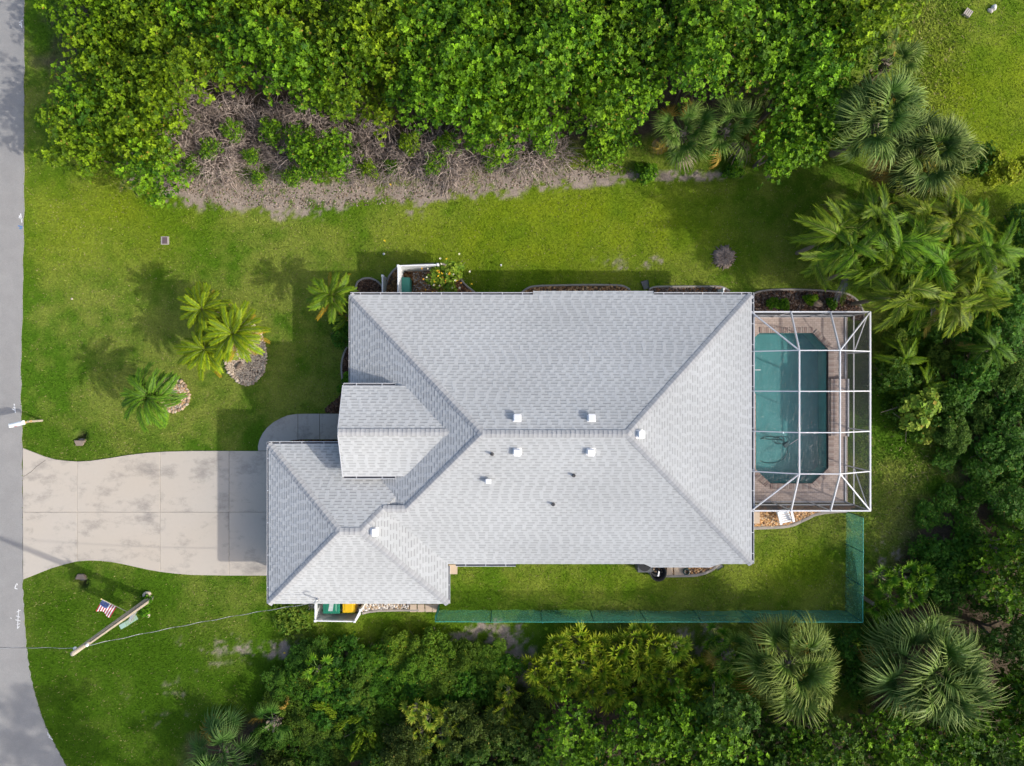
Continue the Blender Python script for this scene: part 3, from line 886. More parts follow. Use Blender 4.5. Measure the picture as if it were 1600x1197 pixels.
for i, (pl, d) in enumerate(all_pl):
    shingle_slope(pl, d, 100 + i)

# ridge and hip caps
cap_meshes = []
for v in range(4):
    rr = random.Random(v)
    L_, Wd, dr = 0.235, 0.165, 0.072
    vs = []
    for x, lift in ((0, 0.046), (L_, 0.026)):
        for y, z in ((-Wd, -dr), (-Wd * .35, -dr * .30), (0, 0), (Wd * .35, -dr * .30), (Wd, -dr)):
            vs.append((x, y, z + lift))
    fs = [(i, i + 1, i + 6, i + 5) for i in range(4)]
    n0 = len(vs)
    vs += [(0, y, z - .03) for (_, y, z) in vs[:5]]
    fs += [(n0 + i, n0 + i + 1, i + 1, i) for i in range(4)]
    me = mesh_from('ridge_cap', vs, fs)
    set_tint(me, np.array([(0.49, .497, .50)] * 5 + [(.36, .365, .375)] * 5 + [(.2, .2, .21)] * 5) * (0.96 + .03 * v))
    me.materials.append(M_SHINGLE); cap_meshes.append(me)
cap_n = [0]
def cap_line(a, b):
    """from low end a to high end b"""
    a, b = Vector(a), Vector(b)
    d = b - a; L = d.length; n = max(1, int(L / 0.205)); d.normalize()
    side = Vector((0, 0, 1)).cross(d).normalized(); up = d.cross(side)
    Mx = Matrix((d, side, up)).transposed()
    for i in range(n):
        p = a + d * (i * L / n)
        obj('ridge_cap', cap_meshes[cap_n[0] % 4], None, roof, loc=p + up * 0.012, rot=Mx.to_euler(), world_coords=True); cap_n[0] += 1
c = [(MAIN[0], MAIN[2], EAVE), (MAIN[1], MAIN[2], EAVE), (MAIN[1], MAIN[3], EAVE), (MAIN[0], MAIN[3], EAVE)]
# where the main front hip meets the wing
cap_line(c[1], mB); cap_line(c[2], mB); cap_line(c[3], mA); cap_line(hitM, mA); cap_line(mA, mB)
cap_line((WING[0], WING[2], EAVE), wA); cap_line((WING[0], WING[3], EAVE), wA); cap_line((WING[1], WING[2], EAVE), wB); cap_line(wA, wB)
cap_line(hitW, wB); cap_line(hitW, hitM); cap_line(gA, (gx_r - .12, gB[1], gB[2]))

# fascia boards and soffit
def fascia(a, b, z, inset=0.0):
    obj('fascia', MB().bar((a[0], a[1], z - 0.10), (b[0], b[1], z - 0.10), 0.03, 0.18).mesh('fascia'), M_WHITE, house, world_coords=True)
e = 0.035
fascia((MAIN[0] + e, MAIN[3] - e), (MAIN[1] - e, MAIN[3] - e), EAVE); fascia((MAIN[1] - e, MAIN[3] - e), (MAIN[1] - e, MAIN[2] + e), EAVE)
fascia((MAIN[1] - e, MAIN[2] + e), (WING[1], MAIN[2] + e), EAVE); fascia((MAIN[0] + e, WING[3]), (MAIN[0] + e, MAIN[3] - e), EAVE)
fascia((WING[0] + e, WING[3] - e), (MAIN[0], WING[3] - e), EAVE); fascia((WING[0] + e, WING[2] + e), (WING[0] + e, WING[3] - e), EAVE)
fascia((WING[0] + e, WING[2] + e), (WING[1] - e, WING[2] + e), EAVE); fascia((WING[1] - e, WING[2] + e), (WING[1] - e, MAIN[2]), EAVE)
for r, z in ((MAIN, EAVE), (WING, EAVE)):
    obj('soffit', poly_mesh('soffit', [(r[0] + .06, r[2] + .06), (r[1] - .06, r[2] + .06), (r[1] - .06, r[3] - .06), (r[0] + .06, r[3] - .06)], z - .20 - (0.004 if r is WING else 0), z - .19 - (0.004 if r is WING else 0)), M_WHITE, house, world_coords=True)
# gable end wall and rake boards
obj('gable_wall', MB().add([(GAB[0] + .35, GAB[1] + .2, 2.6), (GAB[0] + .35, GAB[2] - .2, 2.6), (GAB[0] + .35, GAB[2] - .2, GAB[3] - .02), (GAB[0] + .35, gy_mid, gz_r - .1), (GAB[0] + .35, GAB[1] + .2, GAB[3] - .02)], [(0, 1, 2, 3, 4)]).mesh('gable_wall'), M_CREAM, house, world_coords=True)
for yy in (GAB[1], GAB[2]):
    obj('rake_board', MB().bar((GAB[0] - .018, yy, GAB[3] - .07), (GAB[0] - .018, gy_mid, gz_r - .07), .03, .16).mesh('rake_board'), M_WHITE, house, world_coords=True)
    sg = 1 if yy == GAB[2] else -1
    obj('side_wall', MB().add([(GAB[0] + .35, yy - sg * .2, 2.6), (gx_e, yy - sg * .2, 2.6), (gx_e, yy - sg * .2, GAB[3] - .02), (GAB[0] + .35, yy - sg * .2, GAB[3] - .02)], [(0, 1, 2, 3)]).mesh('side_wall'), M_CREAM, house, world_coords=True)
    obj('fascia', MB().bar((GAB[0], yy - sg * .02, GAB[3] - .10), (gx_e, yy - sg * .02, GAB[3] - .10), .03, .16).mesh('fascia'), M_WHITE, house, world_coords=True)

# gutters with hangers
HANG = MB().box((0, 0, 0), (.03, .145, .012)).mesh('hanger')
HANG.materials.append(M_WHITE)
M_TROUGH = mat('gutter_trough', (0.16, 0.165, 0.175), 0.6, var=.2, scale=4)
def gutter(a, b, z, out, spacing=0.9, w=0.13):
    """U-shaped trough along the eave; out = unit vector away from the house"""
    a, b = Vector((a[0], a[1], z)), Vector((b[0], b[1], z)); o = Vector((out[0], out[1], 0))
    prof = [(0.0, 0.0), (0.0, -.11), (w * .75, -.11), (w, -.03), (w, 0.0), (w - .022, 0.0), (w - .022, -.03), (w * .72, -.095), (.02, -.095), (.02, 0.0)]
    vs = []
    for p in (a, b):
        for q, zz in prof: vs.append(p + o * q + Vector((0, 0, zz)))
    n = len(prof); fs = []
    for i in range(n): fs.append((i, (i + 1) % n, n + (i + 1) % n, n + i))
    fs += [tuple(range(n)), tuple(range(n, 2 * n))]
    mbx = MB(); mbx.add(vs, fs)
    for q_ in (5, 6, 7, 8): mbx.m[q_] = 1
    # closed ends
    for p in (a, b):
        mbx.add([p, p + o * w, p + o * w + Vector((0, 0, -.03)), p + o * w * .75 + Vector((0, 0, -.11)), p + Vector((0, 0, -.11))], [(0, 1, 2, 3, 4)])
    g_ = obj('gutter', mbx.mesh('gutter'), [M_WHITE, M_TROUGH], house, world_coords=True)
    d = b - a; L = d.length
    n = max(1, int(L / spacing))
    ang = math.atan2(d.y, d.x)
    for i in range(1, n + 1):
        p = a + d * ((i - .5) / n) + o * (w / 2)
        obj('hanger', HANG, None, g_, loc=p + Vector((0, 0, -.004)), rot=(0, 0, ang), world_coords=True, scale=(1, w / .145, 1))
    return g_
gz = EAVE - 0.005
gutter((MAIN[0] - .02, MAIN[3]), (bx0 - .02, MAIN[3]), gz, (0, 1))
gutter((bx1 + .02, MAIN[3]), (MAIN[1] + .0, MAIN[3]), gz, (0, 1))
gutter((MAIN[1], MAIN[3] + .12), (MAIN[1], MAIN[2]), gz, (1, 0), 0.97)
gutter((MAIN[0], MAIN[3]), (MAIN[0], GAB[2] - .1), gz, (-1, 0), 3.0, .09)
gutter((WING[0] + .0, WING[3]), (MAIN[0] + .3, WING[3]), gz, (0, 1))
gutter((WING[0], WING[3] + .10), (WING[0], WING[2]), gz, (-1, 0), 1.5, .10)
gutter((WING[1], WING[2]), (WING[1], MAIN[2] - .12), gz, (1, 0), 1.1, .10)
gutter((P2(712, 881, EAVE)[0], MAIN[2]), (P2(806, 881, EAVE)[0], MAIN[2]), gz, (0, -1))
gutter((GAB[0] + .02, GAB[2]), (gx_e - .62, GAB[2]), GAB[3] - .005, (0, 1))
gutter((GAB[0] + .02, GAB[1]), (gx_e - .62, GAB[1]), GAB[3] - .005, (0, -1))

# box vents on the roof
VENT = MB()
VENT.box((0, 0, 0.01), (.40, .40, .012)); VENT.box((0, 0, .09), (.24, .24, .16)); VENT.box((0, 0, .19), (.31, .35, .08), taper=.9)
vent_me = VENT.mesh('roof_vent', bevel=.012); vent_me.materials.append(mat('white_vent', (.82, .82, .83), .45, var=.03))
SLOPE = math.atan(PITCH)
for px, py, rx, ry in ((808, 655, -SLOPE, 0), (924, 655, -SLOPE, 0), (808, 704.5, SLOPE, 0), (923, 704.5, SLOPE, 0), (999, 678.5, 0, SLOPE), (584.5, 831, 0, SLOPE)):
    p = on_roof(px, py)
    obj('roof_vent', vent_me, None, roof, loc=p + Vector((0, 0, .0)), rot=(rx * .9, ry * .9, 0), world_coords=True)
gv = MB(); gv.tube([(0, 0, 0), (0, 0, .22)], .09, 12); gv.box((.10, 0, .24), (.26, .22, .14))
obj('exhaust_vent', gv.mesh('exhaust_vent', bevel=.015), M_VINYL, roof, loc=on_roof(760, 751), world_coords=True)
for px, py in ((769, 709), (896.5, 742.5), (864.5, 787.5)):
    pm = MB(); pm.lathe([(.11, -.02), (.06, .06), (.05, .07), (.05, .26), (.03, .26), (.03, .1)], 12)
    obj('vent_pipe', pm.mesh('vent_pipe', smooth=False), M_LEADGREY, roof, loc=on_roof(px, py), world_coords=True)
# service mast
mp_ = on_roof(497, 936)
mm = MB(); mm.tube([mp_ + Vector((0, 0, -.3)), mp_ + Vector((0, 0, .55)), mp_ + Vector((.03, .06, .72)), mp_ + Vector((.14, .16, .74)), mp_ + Vector((.2, .18, .62))], .032, 8)
mm.lathe([(.14, -.06), (.05, .07), (.045, .08)], 12, mp_)
mast = obj('service_mast', mm.mesh('service_mast', smooth=True), M_STEEL, house, world_coords=True)
MAST_TOP = mp_ + Vector((0, 0, .6))

# ------------------------------------------------------------------ pool, deck, cage
M_DECKPAVE = mat('deck_paver', (0.56, 0.455, 0.395), 0.85, var=0.14, scale=5, bump=.3, bscale=30)
nt = M_DECKPAVE.node_tree; b = nt.nodes['Principled BSDF']
src = b.inputs['Base Color'].links[0].from_socket
br = nt.nodes.new('ShaderNodeTexBrick'); br.inputs['Scale'].default_value = 1.0
br.inputs['Color1'].default_value = (1, 1, 1, 1); br.inputs['Color2'].default_value = (.82, .8, .78, 1); br.inputs['Mortar'].default_value = (.62, .6, .58, 1)
br.inputs['Brick Width'].default_value = .22; br.inputs['Row Height'].default_value = .11; br.inputs['Mortar Size'].default_value = .008
tc = nt.nodes.new('ShaderNodeTexCoord'); nt.links.new(tc.outputs['Object'], br.inputs['Vector'])
mx = nt.nodes.new('ShaderNodeMix'); mx.data_type = 'RGBA'; mx.blend_type = 'MULTIPLY'; mx.inputs['Factor'].default_value = 1
nt.links.new(src, mx.inputs['A']); nt.links.new(br.outputs['Color'], mx.inputs['B']); nt.links.new(mx.outputs['Result'], b.inputs['Base Color'])

def ring_mesh(name, outer, inner, z0, z1):
    """slab with a hole, by bridging through bmesh triangle fill"""
    bm = bmesh.new()
    def loop(pts):
        vs = [bm.verts.new((p[0], p[1], z1)) for p in pts]
        return [bm.edges.new((vs[i], vs[(i + 1) % len(vs)])) for i in range(len(vs))]
    e1 = loop(outer); e2 = loop(inner)
    bmesh.ops.triangle_fill(bm, use_beauty=True, use_dissolve=False, edges=e1 + e2)
    cen = [f for f in bm.faces if in_poly(np.array([f.calc_center_median().x]), np.array([f.calc_center_median().y]), inner)[0]]
    bmesh.ops.delete(bm, geom=cen, context='FACES_ONLY')
    for f in bm.faces:
        if f.normal.z < 0: f.normal_flip()
    be = [e for e in bm.edges if len(e.link_faces) == 1]
    r = bmesh.ops.extrude_edge_only(bm, edges=be)
    for v in r['geom']:
        if isinstance(v, bmesh.types.BMVert): v.co.z = z0
    me = bpy.data.meshes.new(name); bm.to_mesh(me); bm.free(); return me
tag(obj('pool_deck', ring_mesh('pool_deck', deck_rect, pool_xy, -0.15, 0.07), M_DECKPAVE), kind='structure')

pool = empty('swimming_pool', P(1235, 640), 'teal swimming pool with cut corners inside the white screen cage', 'pool')
M_PLASTER = mat('pool_plaster', (0.18, 0.36, 0.355), 0.7, var=0.16, scale=3.0, stretch=(1, .35, 1))
bs = MB()
n = len(pool_xy)
D1 = -1.15
bs.add([(x, y, 0.05) for x, y in pool_xy] + [(x, y, D1) for x, y in pool_xy], [tuple(range(n, 2 * n))] + [(i, (i + 1) % n, n + (i + 1) % n, n + i) for i in range(n)])
obj('basin', bs.mesh('basin'), M_PLASTER, pool, world_coords=True)
# steps at the near end
obj('step', poly_mesh('step', [P2(1181, 616), P2(1196, 628), P2(1196, 722), P2(1181, 732)], D1 + .004, -.75), M_PLASTER, pool, world_coords=True)
# water: clear sheet with a rippled glossy surface
mw, ntw, bw = new_mat('pool_water')
ntw.nodes.remove(bw)
tr = ntw.nodes.new('ShaderNodeBsdfTransparent'); tr.inputs['Color'].default_value = (0.70, 0.90, 0.90, 1)
gl = ntw.nodes.new('ShaderNodeBsdfGlossy'); gl.inputs['Roughness'].default_value = 0.05
fr = ntw.nodes.new('ShaderNodeFresnel'); fr.inputs['IOR'].default_value = 1.33
tcw = ntw.nodes.new('ShaderNodeTexCoord'); nw = ntw.nodes.new('ShaderNodeTexNoise'); nw.inputs['Scale'].default_value = 7; nw.inputs['Detail'].default_value = 3
mpw = ntw.nodes.new('ShaderNodeMapping'); mpw.inputs['Scale'].default_value = (1.6, .7, 1); mpw.inputs['Rotation'].default_value = (0, 0, .5)
ntw.links.new(tcw.outputs['Object'], mpw.inputs['Vector']); ntw.links.new(mpw.outputs['Vector'], nw.inputs['Vector'])
bpw = ntw.nodes.new('ShaderNodeBump'); bpw.inputs['Strength'].default_value = 1.0; bpw.inputs['Distance'].default_value = .05
ntw.links.new(nw.outputs['Fac'], bpw.inputs['Height']); ntw.links.new(bpw.outputs['Normal'], gl.inputs['Normal']); ntw.links.new(bpw.outputs['Normal'], fr.inputs['Normal'])
msw = ntw.nodes.new('ShaderNodeMixShader'); ntw.links.new(fr.outputs['Fac'], msw.inputs['Fac']); ntw.links.new(tr.outputs['BSDF'], msw.inputs[1]); ntw.links.new(gl.outputs['BSDF'], msw.inputs[2])
ntw.links.new(msw.outputs['Shader'], ntw.nodes['Material Output'].inputs['Surface'])
obj('water', poly_mesh('water', pool_xy, 0, -0.06, side=False), mw, pool, world_coords=True)
# raised bench wall on the far side, brick coping
M_BRICK = [mat('coping_brick_%d' % i, c_, .85, var=.1, scale=9) for i, c_ in enumerate([(.42, .33, .28), (.36, .27, .23), (.47, .385, .33)])]
yb0, yb1 = P2(0, 592)[1], P2(0, 681)[1]
bench = obj('raised_bench', MB().box(((16.46 + 17.40) / 2, (yb0 + yb1) / 2, .20), (17.40 - 16.46, yb0 - yb1, .30)).mesh('raised_bench', bevel=.01), M_DECKPAVE, pool, world_coords=True)
brick_me = [MB().box((0, 0, 0), (.30, .098, .07)).mesh('coping_brick', bevel=.008) for _ in M_BRICK]
for me, m in zip(brick_me, M_BRICK): me.materials.append(m)
def coping(a, b, z, inside, parent=pool, k0=0):
    a, b = Vector((*a, z)), Vector((*b, z)); d = b - a; L = d.length; nn = max(1, int(L / .108))
    nv = Vector((-d.y, d.x, 0)).normalized() * inside
    for i in range(nn):
        p = a + d * ((i + .5) / nn) + nv * .15
        obj('coping_brick', brick_me[(i * 7 + k0) % 3], None, parent, loc=p, rot=(0, 0, math.atan2(nv.y, nv.x)), world_coords=True)
coping(P2(1293, 546), (P2(1293, 0)[0], yb0), .075, 1); coping((16.44, yb0), (16.44, yb1), .375, 1); coping((P2(1293, 0)[0], yb1), P2(1293, 731), .075, 1)
coping(P2(1186, 520.5), P2(1269, 520.5), .075, 1, k0=1); coping(P2(1269, 520.5), P2(1293, 546), .0755, 1, k0=2); coping(P2(1293, 731), P2(1268, 755), .0755, 1); coping(P2(1268, 755), P2(1203, 755), .075, 1); coping(P2(1203, 755), P2(1180, 733), .0755, 1); coping(P2(1180, 733), P2(1180, 616), .075, 1)

# hose and cleaner in the pool
hp_ = []
hc = P(1216, 706, .0)
for i in range(60):
    a = i / 59 * 2 * math.pi * 1.15 + 1.2
    hp_.append(Vector((hc.x + .92 * math.cos(a), hc.y + .72 * math.sin(a), -1.1)))
for i in range(70):
    a = i / 69 * 2 * math.pi * 3.2
    hp_.append(Vector((P(1219, 688).x + (.30 + .04 * math.sin(a * .7)) * math.cos(a) - .1 + i * .004, P(1219, 688).y + (.2 + .04 * math.cos(a)) * math.sin(a), -.06)))
pc = empty('pool_cleaner', P(1228, 695, -.05), 'dark pool cleaner with its coiled hose floating in the pool', 'pool cleaner')
M_HOSE = mat('hose_grey', (.05, .10, .105), .5)
obj('hose', MB().tube(hp_, .018, 6).mesh('hose', smooth=True), M_HOSE, pc, world_coords=True)
obj('body', MB().box((0, 0, 0), (.3, .24, .14), rz=.6).mesh('body', bevel=.04), M_HOSE, pc)
obj('pole', MB().tube([P(1229, 698, -.1), P(1247, 686, -.02)], .02, 6).mesh('pole'), M_STEEL, pc, world_coords=True)
hr = MB(); hr.tube([P(1170, 578, .08), P(1171, 578, .85), P(1178, 578, .9), P(1186, 578, .82), P(1188, 578, .3)], .022, 8)
tag(obj('hand_rail', hr.mesh('hand_rail', smooth=True), M_WHITE), 'white hand rail reaching over the pool from the house side', 'hand rail')

# the cage
cage = empty('pool_cage', (14.45, -1.4, 0.07), 'white aluminium pool cage with dark insect screens', 'pool cage')
HZ, TZ = 2.62, 3.62
def zc(i, j):
    return TZ if (0 < i < 3 and 0 < j < 5) else HZ
def node(i, j): return Vector((CX[i], CY[j], zc(i, j)))
def member(name, a, b, w=.046, h=.115):
    obj(name, MB().bar(a, b, w, h).mesh(name), M_WHITE, cage, world_coords=True)
for j in range(1, 5):
    for i in range(3): member('beam', node(i, j), node(i + 1, j))
for i in (1, 2):
    member('rafter', node(i, 0), node(i, 1), .05, .12); member('rafter', node(i, 4), node(i, 5), .05, .12)
    for j in range(1, 4): member('purlin', node(i, j), node(i, j + 1), .05, .11)
for (i, j), (k, l) in (((0, 0), (1, 1)), ((3, 0), (2, 1)), ((0, 5), (1, 4)), ((3, 5), (2, 4))):
    member('hip_rafter', node(i, j), node(k, l), .05, .11)
member('eave_beam', node(0, 0), node(3, 0), .065, .09); member('eave_beam', node(3, 0), node(3, 5), .07, .09); member('eave_beam', node(3, 5), node(0, 5), .065, .09); member('eave_beam', (CX[0] + .14, CY[0], HZ), (CX[0] + .14, CY[5], HZ), .05, .09)
for j in range(6): member('post', (CX[3], CY[j], .07), (CX[3], CY[j], HZ - .06), .06, .06)
for i in (1, 2):
    for j in (0, 5): member('post', (CX[i], CY[j], .07), (CX[i], CY[j], HZ - .06), .06, .06)
for z, nm in ((.10, 'sill'), (.98, 'chair_rail')):
    w_ = .05
    if nm == 'sill':
        member(nm, (CX[3], CY[0], z), (CX[3], yb0, z), .07, w_); member(nm, (CX[3], yb0, .40), (CX[3], yb1, .40), .07, w_); member(nm, (CX[3], yb1, z), (CX[3], CY[5], z), .07, w_)
    else:
        member(nm, (CX[3], CY[0], z), (CX[3], CY[5], z), .05, w_)
    member(nm, (CX[0], CY[0], z), (CX[3] - .04, CY[0], z), .05, w_); member(nm, (CX[0], CY[5], z), (CX[3] - .04, CY[5], z), .05, w_)
member('brace', (CX[3], CY[0] - .05, HZ - .2), (CX[3], CY[1], 1.0), .04, .04); member('brace', (CX[3], CY[5] + .05, HZ - .2), (CX[3], CY[4], 1.0), .04, .04)
M_SCREEN = screen_mat('roof_screen', (.05, .051, .055), .10)
M_SCREENW = screen_mat('wall_screen', (.10, .102, .11), .24)
def panel(pts, m):
    pts = [Vector(p) for p in pts]
    me = mesh_from('screen_panel', [tuple(p) for p in pts], [tuple(range(len(pts)))])
    obj('screen_panel', me, m, cage, world_coords=True)
lo = Vector((0, 0, -.012))
for i in range(3):
    for j in range(5):
        q = [node(i, j), node(i + 1, j), node(i + 1, j + 1), node(i, j + 1)]
        corner = (i in (0, 2)) and (j in (0, 4))
        if corner:
            oi, oj = (0 if i == 0 else 3), (0 if j == 0 else 5)
            ii, jj = (1 if i == 0 else 2), (1 if j == 0 else 4)
            panel([node(oi, oj) + lo, node(ii, oj) + lo, node(ii, jj) + lo], M_SCREEN); panel([node(oi, oj) + lo, node(ii, jj) + lo, node(oi, jj) + lo], M_SCREEN)
        else:
            panel([v + lo for v in q], M_SCREEN)
for j in range(5):
    for z0_, z1_ in ((.12, .96), (1.0, HZ - .05)):
        panel([(CX[3] + .004, CY[j], z0_), (CX[3] + .004, CY[j + 1], z0_), (CX[3] + .004, CY[j + 1], z1_), (CX[3] + .004, CY[j], z1_)], M_SCREENW)
for y_ in (CY[0] + .004, CY[5] - .004):
    for i in range(3):
        for z0_, z1_ in ((.12, .96), (1.0, HZ - .05)):
            panel([(CX[i], y_, z0_), (CX[i + 1], y_, z0_), (CX[i + 1], y_, z1_), (CX[i], y_, z1_)], M_SCREENW)

# ------------------------------------------------------------------ green mesh fence
M_GREENMESH = screen_mat('green_mesh', (0.10, 0.36, 0.27), .22, .35)
M_GREENPOST = mat('green_post', (.012, .10, .085), .5)
fence = empty('mesh_fence', P(1330, 955), 'green fabric mesh fence on thin posts round the back lawn', 'fence')
FH = 1.85
fp = [P(686, 953)] + [P(x, 953.5) for x in (768, 846, 922, 999, 1083, 1158, 1240)] + [P(1321, 954)] + [P(1321.5, y) for y in (900, 850, 799)]
for k, p in enumerate(fp):
    lean = Vector((0.02 * math.sin(k * 2.1), 0.05 * math.cos(k * 1.7), 0))
    obj('post', MB().tube([p, p + lean + Vector((0, 0, FH + .02))], .022, 8).mesh('post'), M_GREENPOST, fence, world_coords=True)
for k in range(len(fp) - 1):
    a, b_ = fp[k], fp[k + 1]
    nxs, nzs = 10, 6
    d = (b_ - a); nn = Vector((-d.y, d.x, 0)).normalized()
    V = []
    for i in range(nxs + 1):
        for j in range(nzs + 1):
            t, z = i / nxs, j / nzs
            off = .05 * math.sin(t * 3.14) * (math.sin(z * 5 + k) * .6) + .02 * math.sin(t * 17 + z * 9)
            sag = -.03 * math.sin(t * 3.14) * z
            V.append(a + d * t + nn * off + Vector((0, 0, .02 + (FH - .02) * z + sag)))
    Fq = [(i * (nzs + 1) + j, (i + 1) * (nzs + 1) + j, (i + 1) * (nzs + 1) + j + 1, i * (nzs + 1) + j + 1) for i in range(nxs) for j in range(nzs)]
    obj('mesh_panel', mesh_from('mesh_panel', V, Fq, True), M_GREENMESH, fence, world_coords=True)
    obj('top_wire', MB().tube([a + d * (i / 8) + Vector((0, 0, FH - .03 * math.sin(i / 8 * 3.14))) for i in range(9)], .014, 5).mesh('top_wire'), mat('mesh_hem', (.05, .38, .30), .6) if k == 0 else bpy.data.materials['mesh_hem'], fence, world_coords=True)
# gate piece at the garage corner
obj('end_panel', MB().bar(P(686, 944, 0) + Vector((0, 0, .93)), P(686, 953, 0) + Vector((0, 0, .93)), .03, 1.84).mesh('end_panel'), M_GREENPOST, fence, world_coords=True)

# ------------------------------------------------------------------ white privacy screens
def vinyl_screen(pts, h, label, bw=0.15):
    p0 = pts[0]
    t = empty('privacy_screen', p0, label, 'fence')
    for k in range(len(pts) - 1):
        a, b_ = pts[k], pts[k + 1]
        d = b_ - a; L = d.length; nb = max(2, int(L / bw)); ang = math.atan2(d.y, d.x)
        me = MB().box((0, 0, h / 2), (L / nb - .008, .035, h - .1)).mesh('board')
        me.materials.append(M_VINYL)
        for i in range(nb):
            obj('board', me, None, t, loc=a + d * ((i + .5) / nb) - p0 + Vector((0, 0, .02)), rot=(0, 0, ang))
        obj('rail', MB().box((0, 0, 0), (L, .06, .09)).mesh('rail', bevel=.008), M_VINYL, t, loc=a + d * .5 - p0 + Vector((0, 0, h - .02)), rot=(0, 0, ang))
    for p in pts:
        m_ = MB(); m_.box((0, 0, h / 2), (.10, .10, h + .06)); m_.box((0, 0, h + .05), (.125, .125, .03), taper=.7)
        obj('post', m_.mesh('post', bevel=.005), M_VINYL, t, loc=p - p0)
    return t
def G0(px, py, h):
    v = P(px, py, h); v.z = 0; return v
vinyl_screen([G0(622, 461, 1.8), G0(622, 415.5, 1.8), G0(684, 413.5, 1.8)], 1.8, 'white vinyl privacy screen round the teal equipment box')
vinyl_screen([G0(597.5, 460, 1.0), G0(597.5, 431, 1.0)], 1.0, 'short white vinyl panel in the mulch by the roof corner')
vinyl_screen([G0(1130.5, 460, .9), G0(1130.5, 451.5, .9)], .9, 'stubby white vinyl panel beside the upper pool side mulch bed')
vinyl_screen([G0(492.5, 941, 1.25), G0(492.5, 970, 1.25), G0(554, 971, 1.25), G0(563, 953, 1.25)], 1.25, 'white vinyl screen enclosing the two wheelie bins')

# equipment cabinet
cab = empty('equipment_cabinet', P(636, 452, 0), 'teal box cabinet behind the white privacy screen', 'cabinet')
M_TEAL = mat('teal_plastic', (.045, .235, .19), .55, var=.1)
obj('body', MB().box((0, 0, .35), (.52, 1.0, .7)).mesh('body', bevel=.04), M_TEAL, cab)
obj('lid', MB().box((0, 0, .74), (.57, 1.05, .10), taper=.92).mesh('lid', bevel=.03), M_TEAL, cab)
scatter_stones('stones', [P2(645, 424), P2(671, 422), P2(672, 452), P2(646, 455)], 500, .05, WHITEST[1:3] + GREYBR[:2], None, seed=41)
tag(bpy.context.scene.objects[-1] if False else [o for o in COL.objects if o.name.startswith('stones')][-1], 'grey pea gravel beside the teal cabinet', 'gravel', kind='stuff')

# wheelie bins
def wheelie(px, py, w, d, h, rgb, lid_rgb, label, rz=0.0, mark=None):
    t = empty('wheelie_bin', G0(px, py, h), label, 'bin', rz=rz)
    mB_ = mat('bin_body', rgb, .45, var=.06); mL = mat('bin_lid', lid_rgb, .4, var=.06)
    mb_ = MB(); mb_.box((0, 0, .08 + (h - .14) / 2), (w * .8, d * .78, h - .14)); v = mb_.v
    mb_.v = [(x * (1 + .22 * (z > .5)), y * (1 + .22 * (z > .5)), z) for x, y, z in v]
    obj('body', mb_.mesh('body', bevel=.03), mB_, t)
    lid = MB(); lid.box((0, 0, h), (w * 1.03, d * 1.03, .07), taper=.9); lid.box((0, 0, h + .045), (w * .7, d * .7, .035), taper=.85)
    lo_ = obj('lid', lid.mesh('lid', bevel=.02), mL, t)
    if mark: obj('sticker', MB().add([(-w * .16, -d * .3, h + .068), (w * .10, -d * .3, h + .068), (w * .18, d * .28, h + .068), (-w * .06, d * .28, h + .068)], [(0, 1, 2, 3)]).mesh('sticker'), mat('bin_sticker', (.45, .5, .48), .6, var=.3, scale=14), lo_)
    obj('handle', MB().tube([(-w * .35, d * .52, h - .03), (-w * .35, d * .62, h - .02), (w * .35, d * .62, h - .02), (w * .35, d * .52, h - .03)], .018, 6).mesh('handle'), mB_, t)
    for s in (-1, 1):
        obj('wheel', MB().tube([(s * (w * .36), d * .36, .12), (s * (w * .46), d * .36, .12)], .12, 14).mesh('wheel'), M_BLACK, t)
    return t
wheelie(517.5, 947, .86, .78, 1.1, (.012, .13, .075), (.015, .17, .10), 'green wheelie bin behind the white screen', mark=True)
wheelie(545, 946, .66, .74, 1.05, (.55, .33, .01), (.68, .42, .008), 'yellow wheelie bin next to the green bin', mark=False)

# ------------------------------------------------------------------ mailbox
mbx = empty('mailbox', P(66, 657), 'white mailbox on a wooden post at the road edge', 'mailbox')
pt = P(46, 658)
top = 1.12
bx_c = P(27, 664, top) ; bx_c2 = P(44, 660, top)
obj('post', MB().box((0, 0, .55), (.10, .10, 1.1)).mesh('post', bevel=.008), M_WOOD, mbx)
dv = (bx_c - bx_c2); dv.z = 0; dv.normalize(); ang = math.atan2(dv.y, dv.x)
obj('arm', MB().box((.30, 0, 1.0), (.85, .10, .09)).mesh('arm', bevel=.006), mat('new_wood', (.52, .36, .16), .8, var=.2, stretch=(1, 8, 8)), mbx, rot=(0, 0, ang))
bm_ = MB(); prof = [(-.11, 0), (-.11, .14)] + [(.11 * math.cos(math.pi - k * math.pi / 8), .14 + .11 * math.sin(math.pi - k * math.pi / 8)) for k in range(1, 8)] + [(.11, .14), (.11, 0)]
vs = [(x, y, z) for x in (0.18, .86) for y, z in prof]; n = len(prof)
bm_.add(vs, [tuple(range(n)), tuple(range(n, 2 * n))] + [(i, (i + 1) % n, n + (i + 1) % n, n + i) for i in range(n)])
box_o = obj('box', bm_.mesh('box'), mat('mailbox_paint', (.72, .76, .78), .35, var=.03), mbx, loc=(0, 0, 1.05), rot=(0, 0, ang))
obj('door', MB().box((.87, 0, .11), (.02, .21, .22)).mesh('door', bevel=.006), bpy.data.materials['mailbox_paint'], box_o)
obj('flag', MB().box((.55, .125, .2), (.05, .012, .16)).mesh('flag'), mat('red_flag', (.5, .02, .02), .5), box_o)

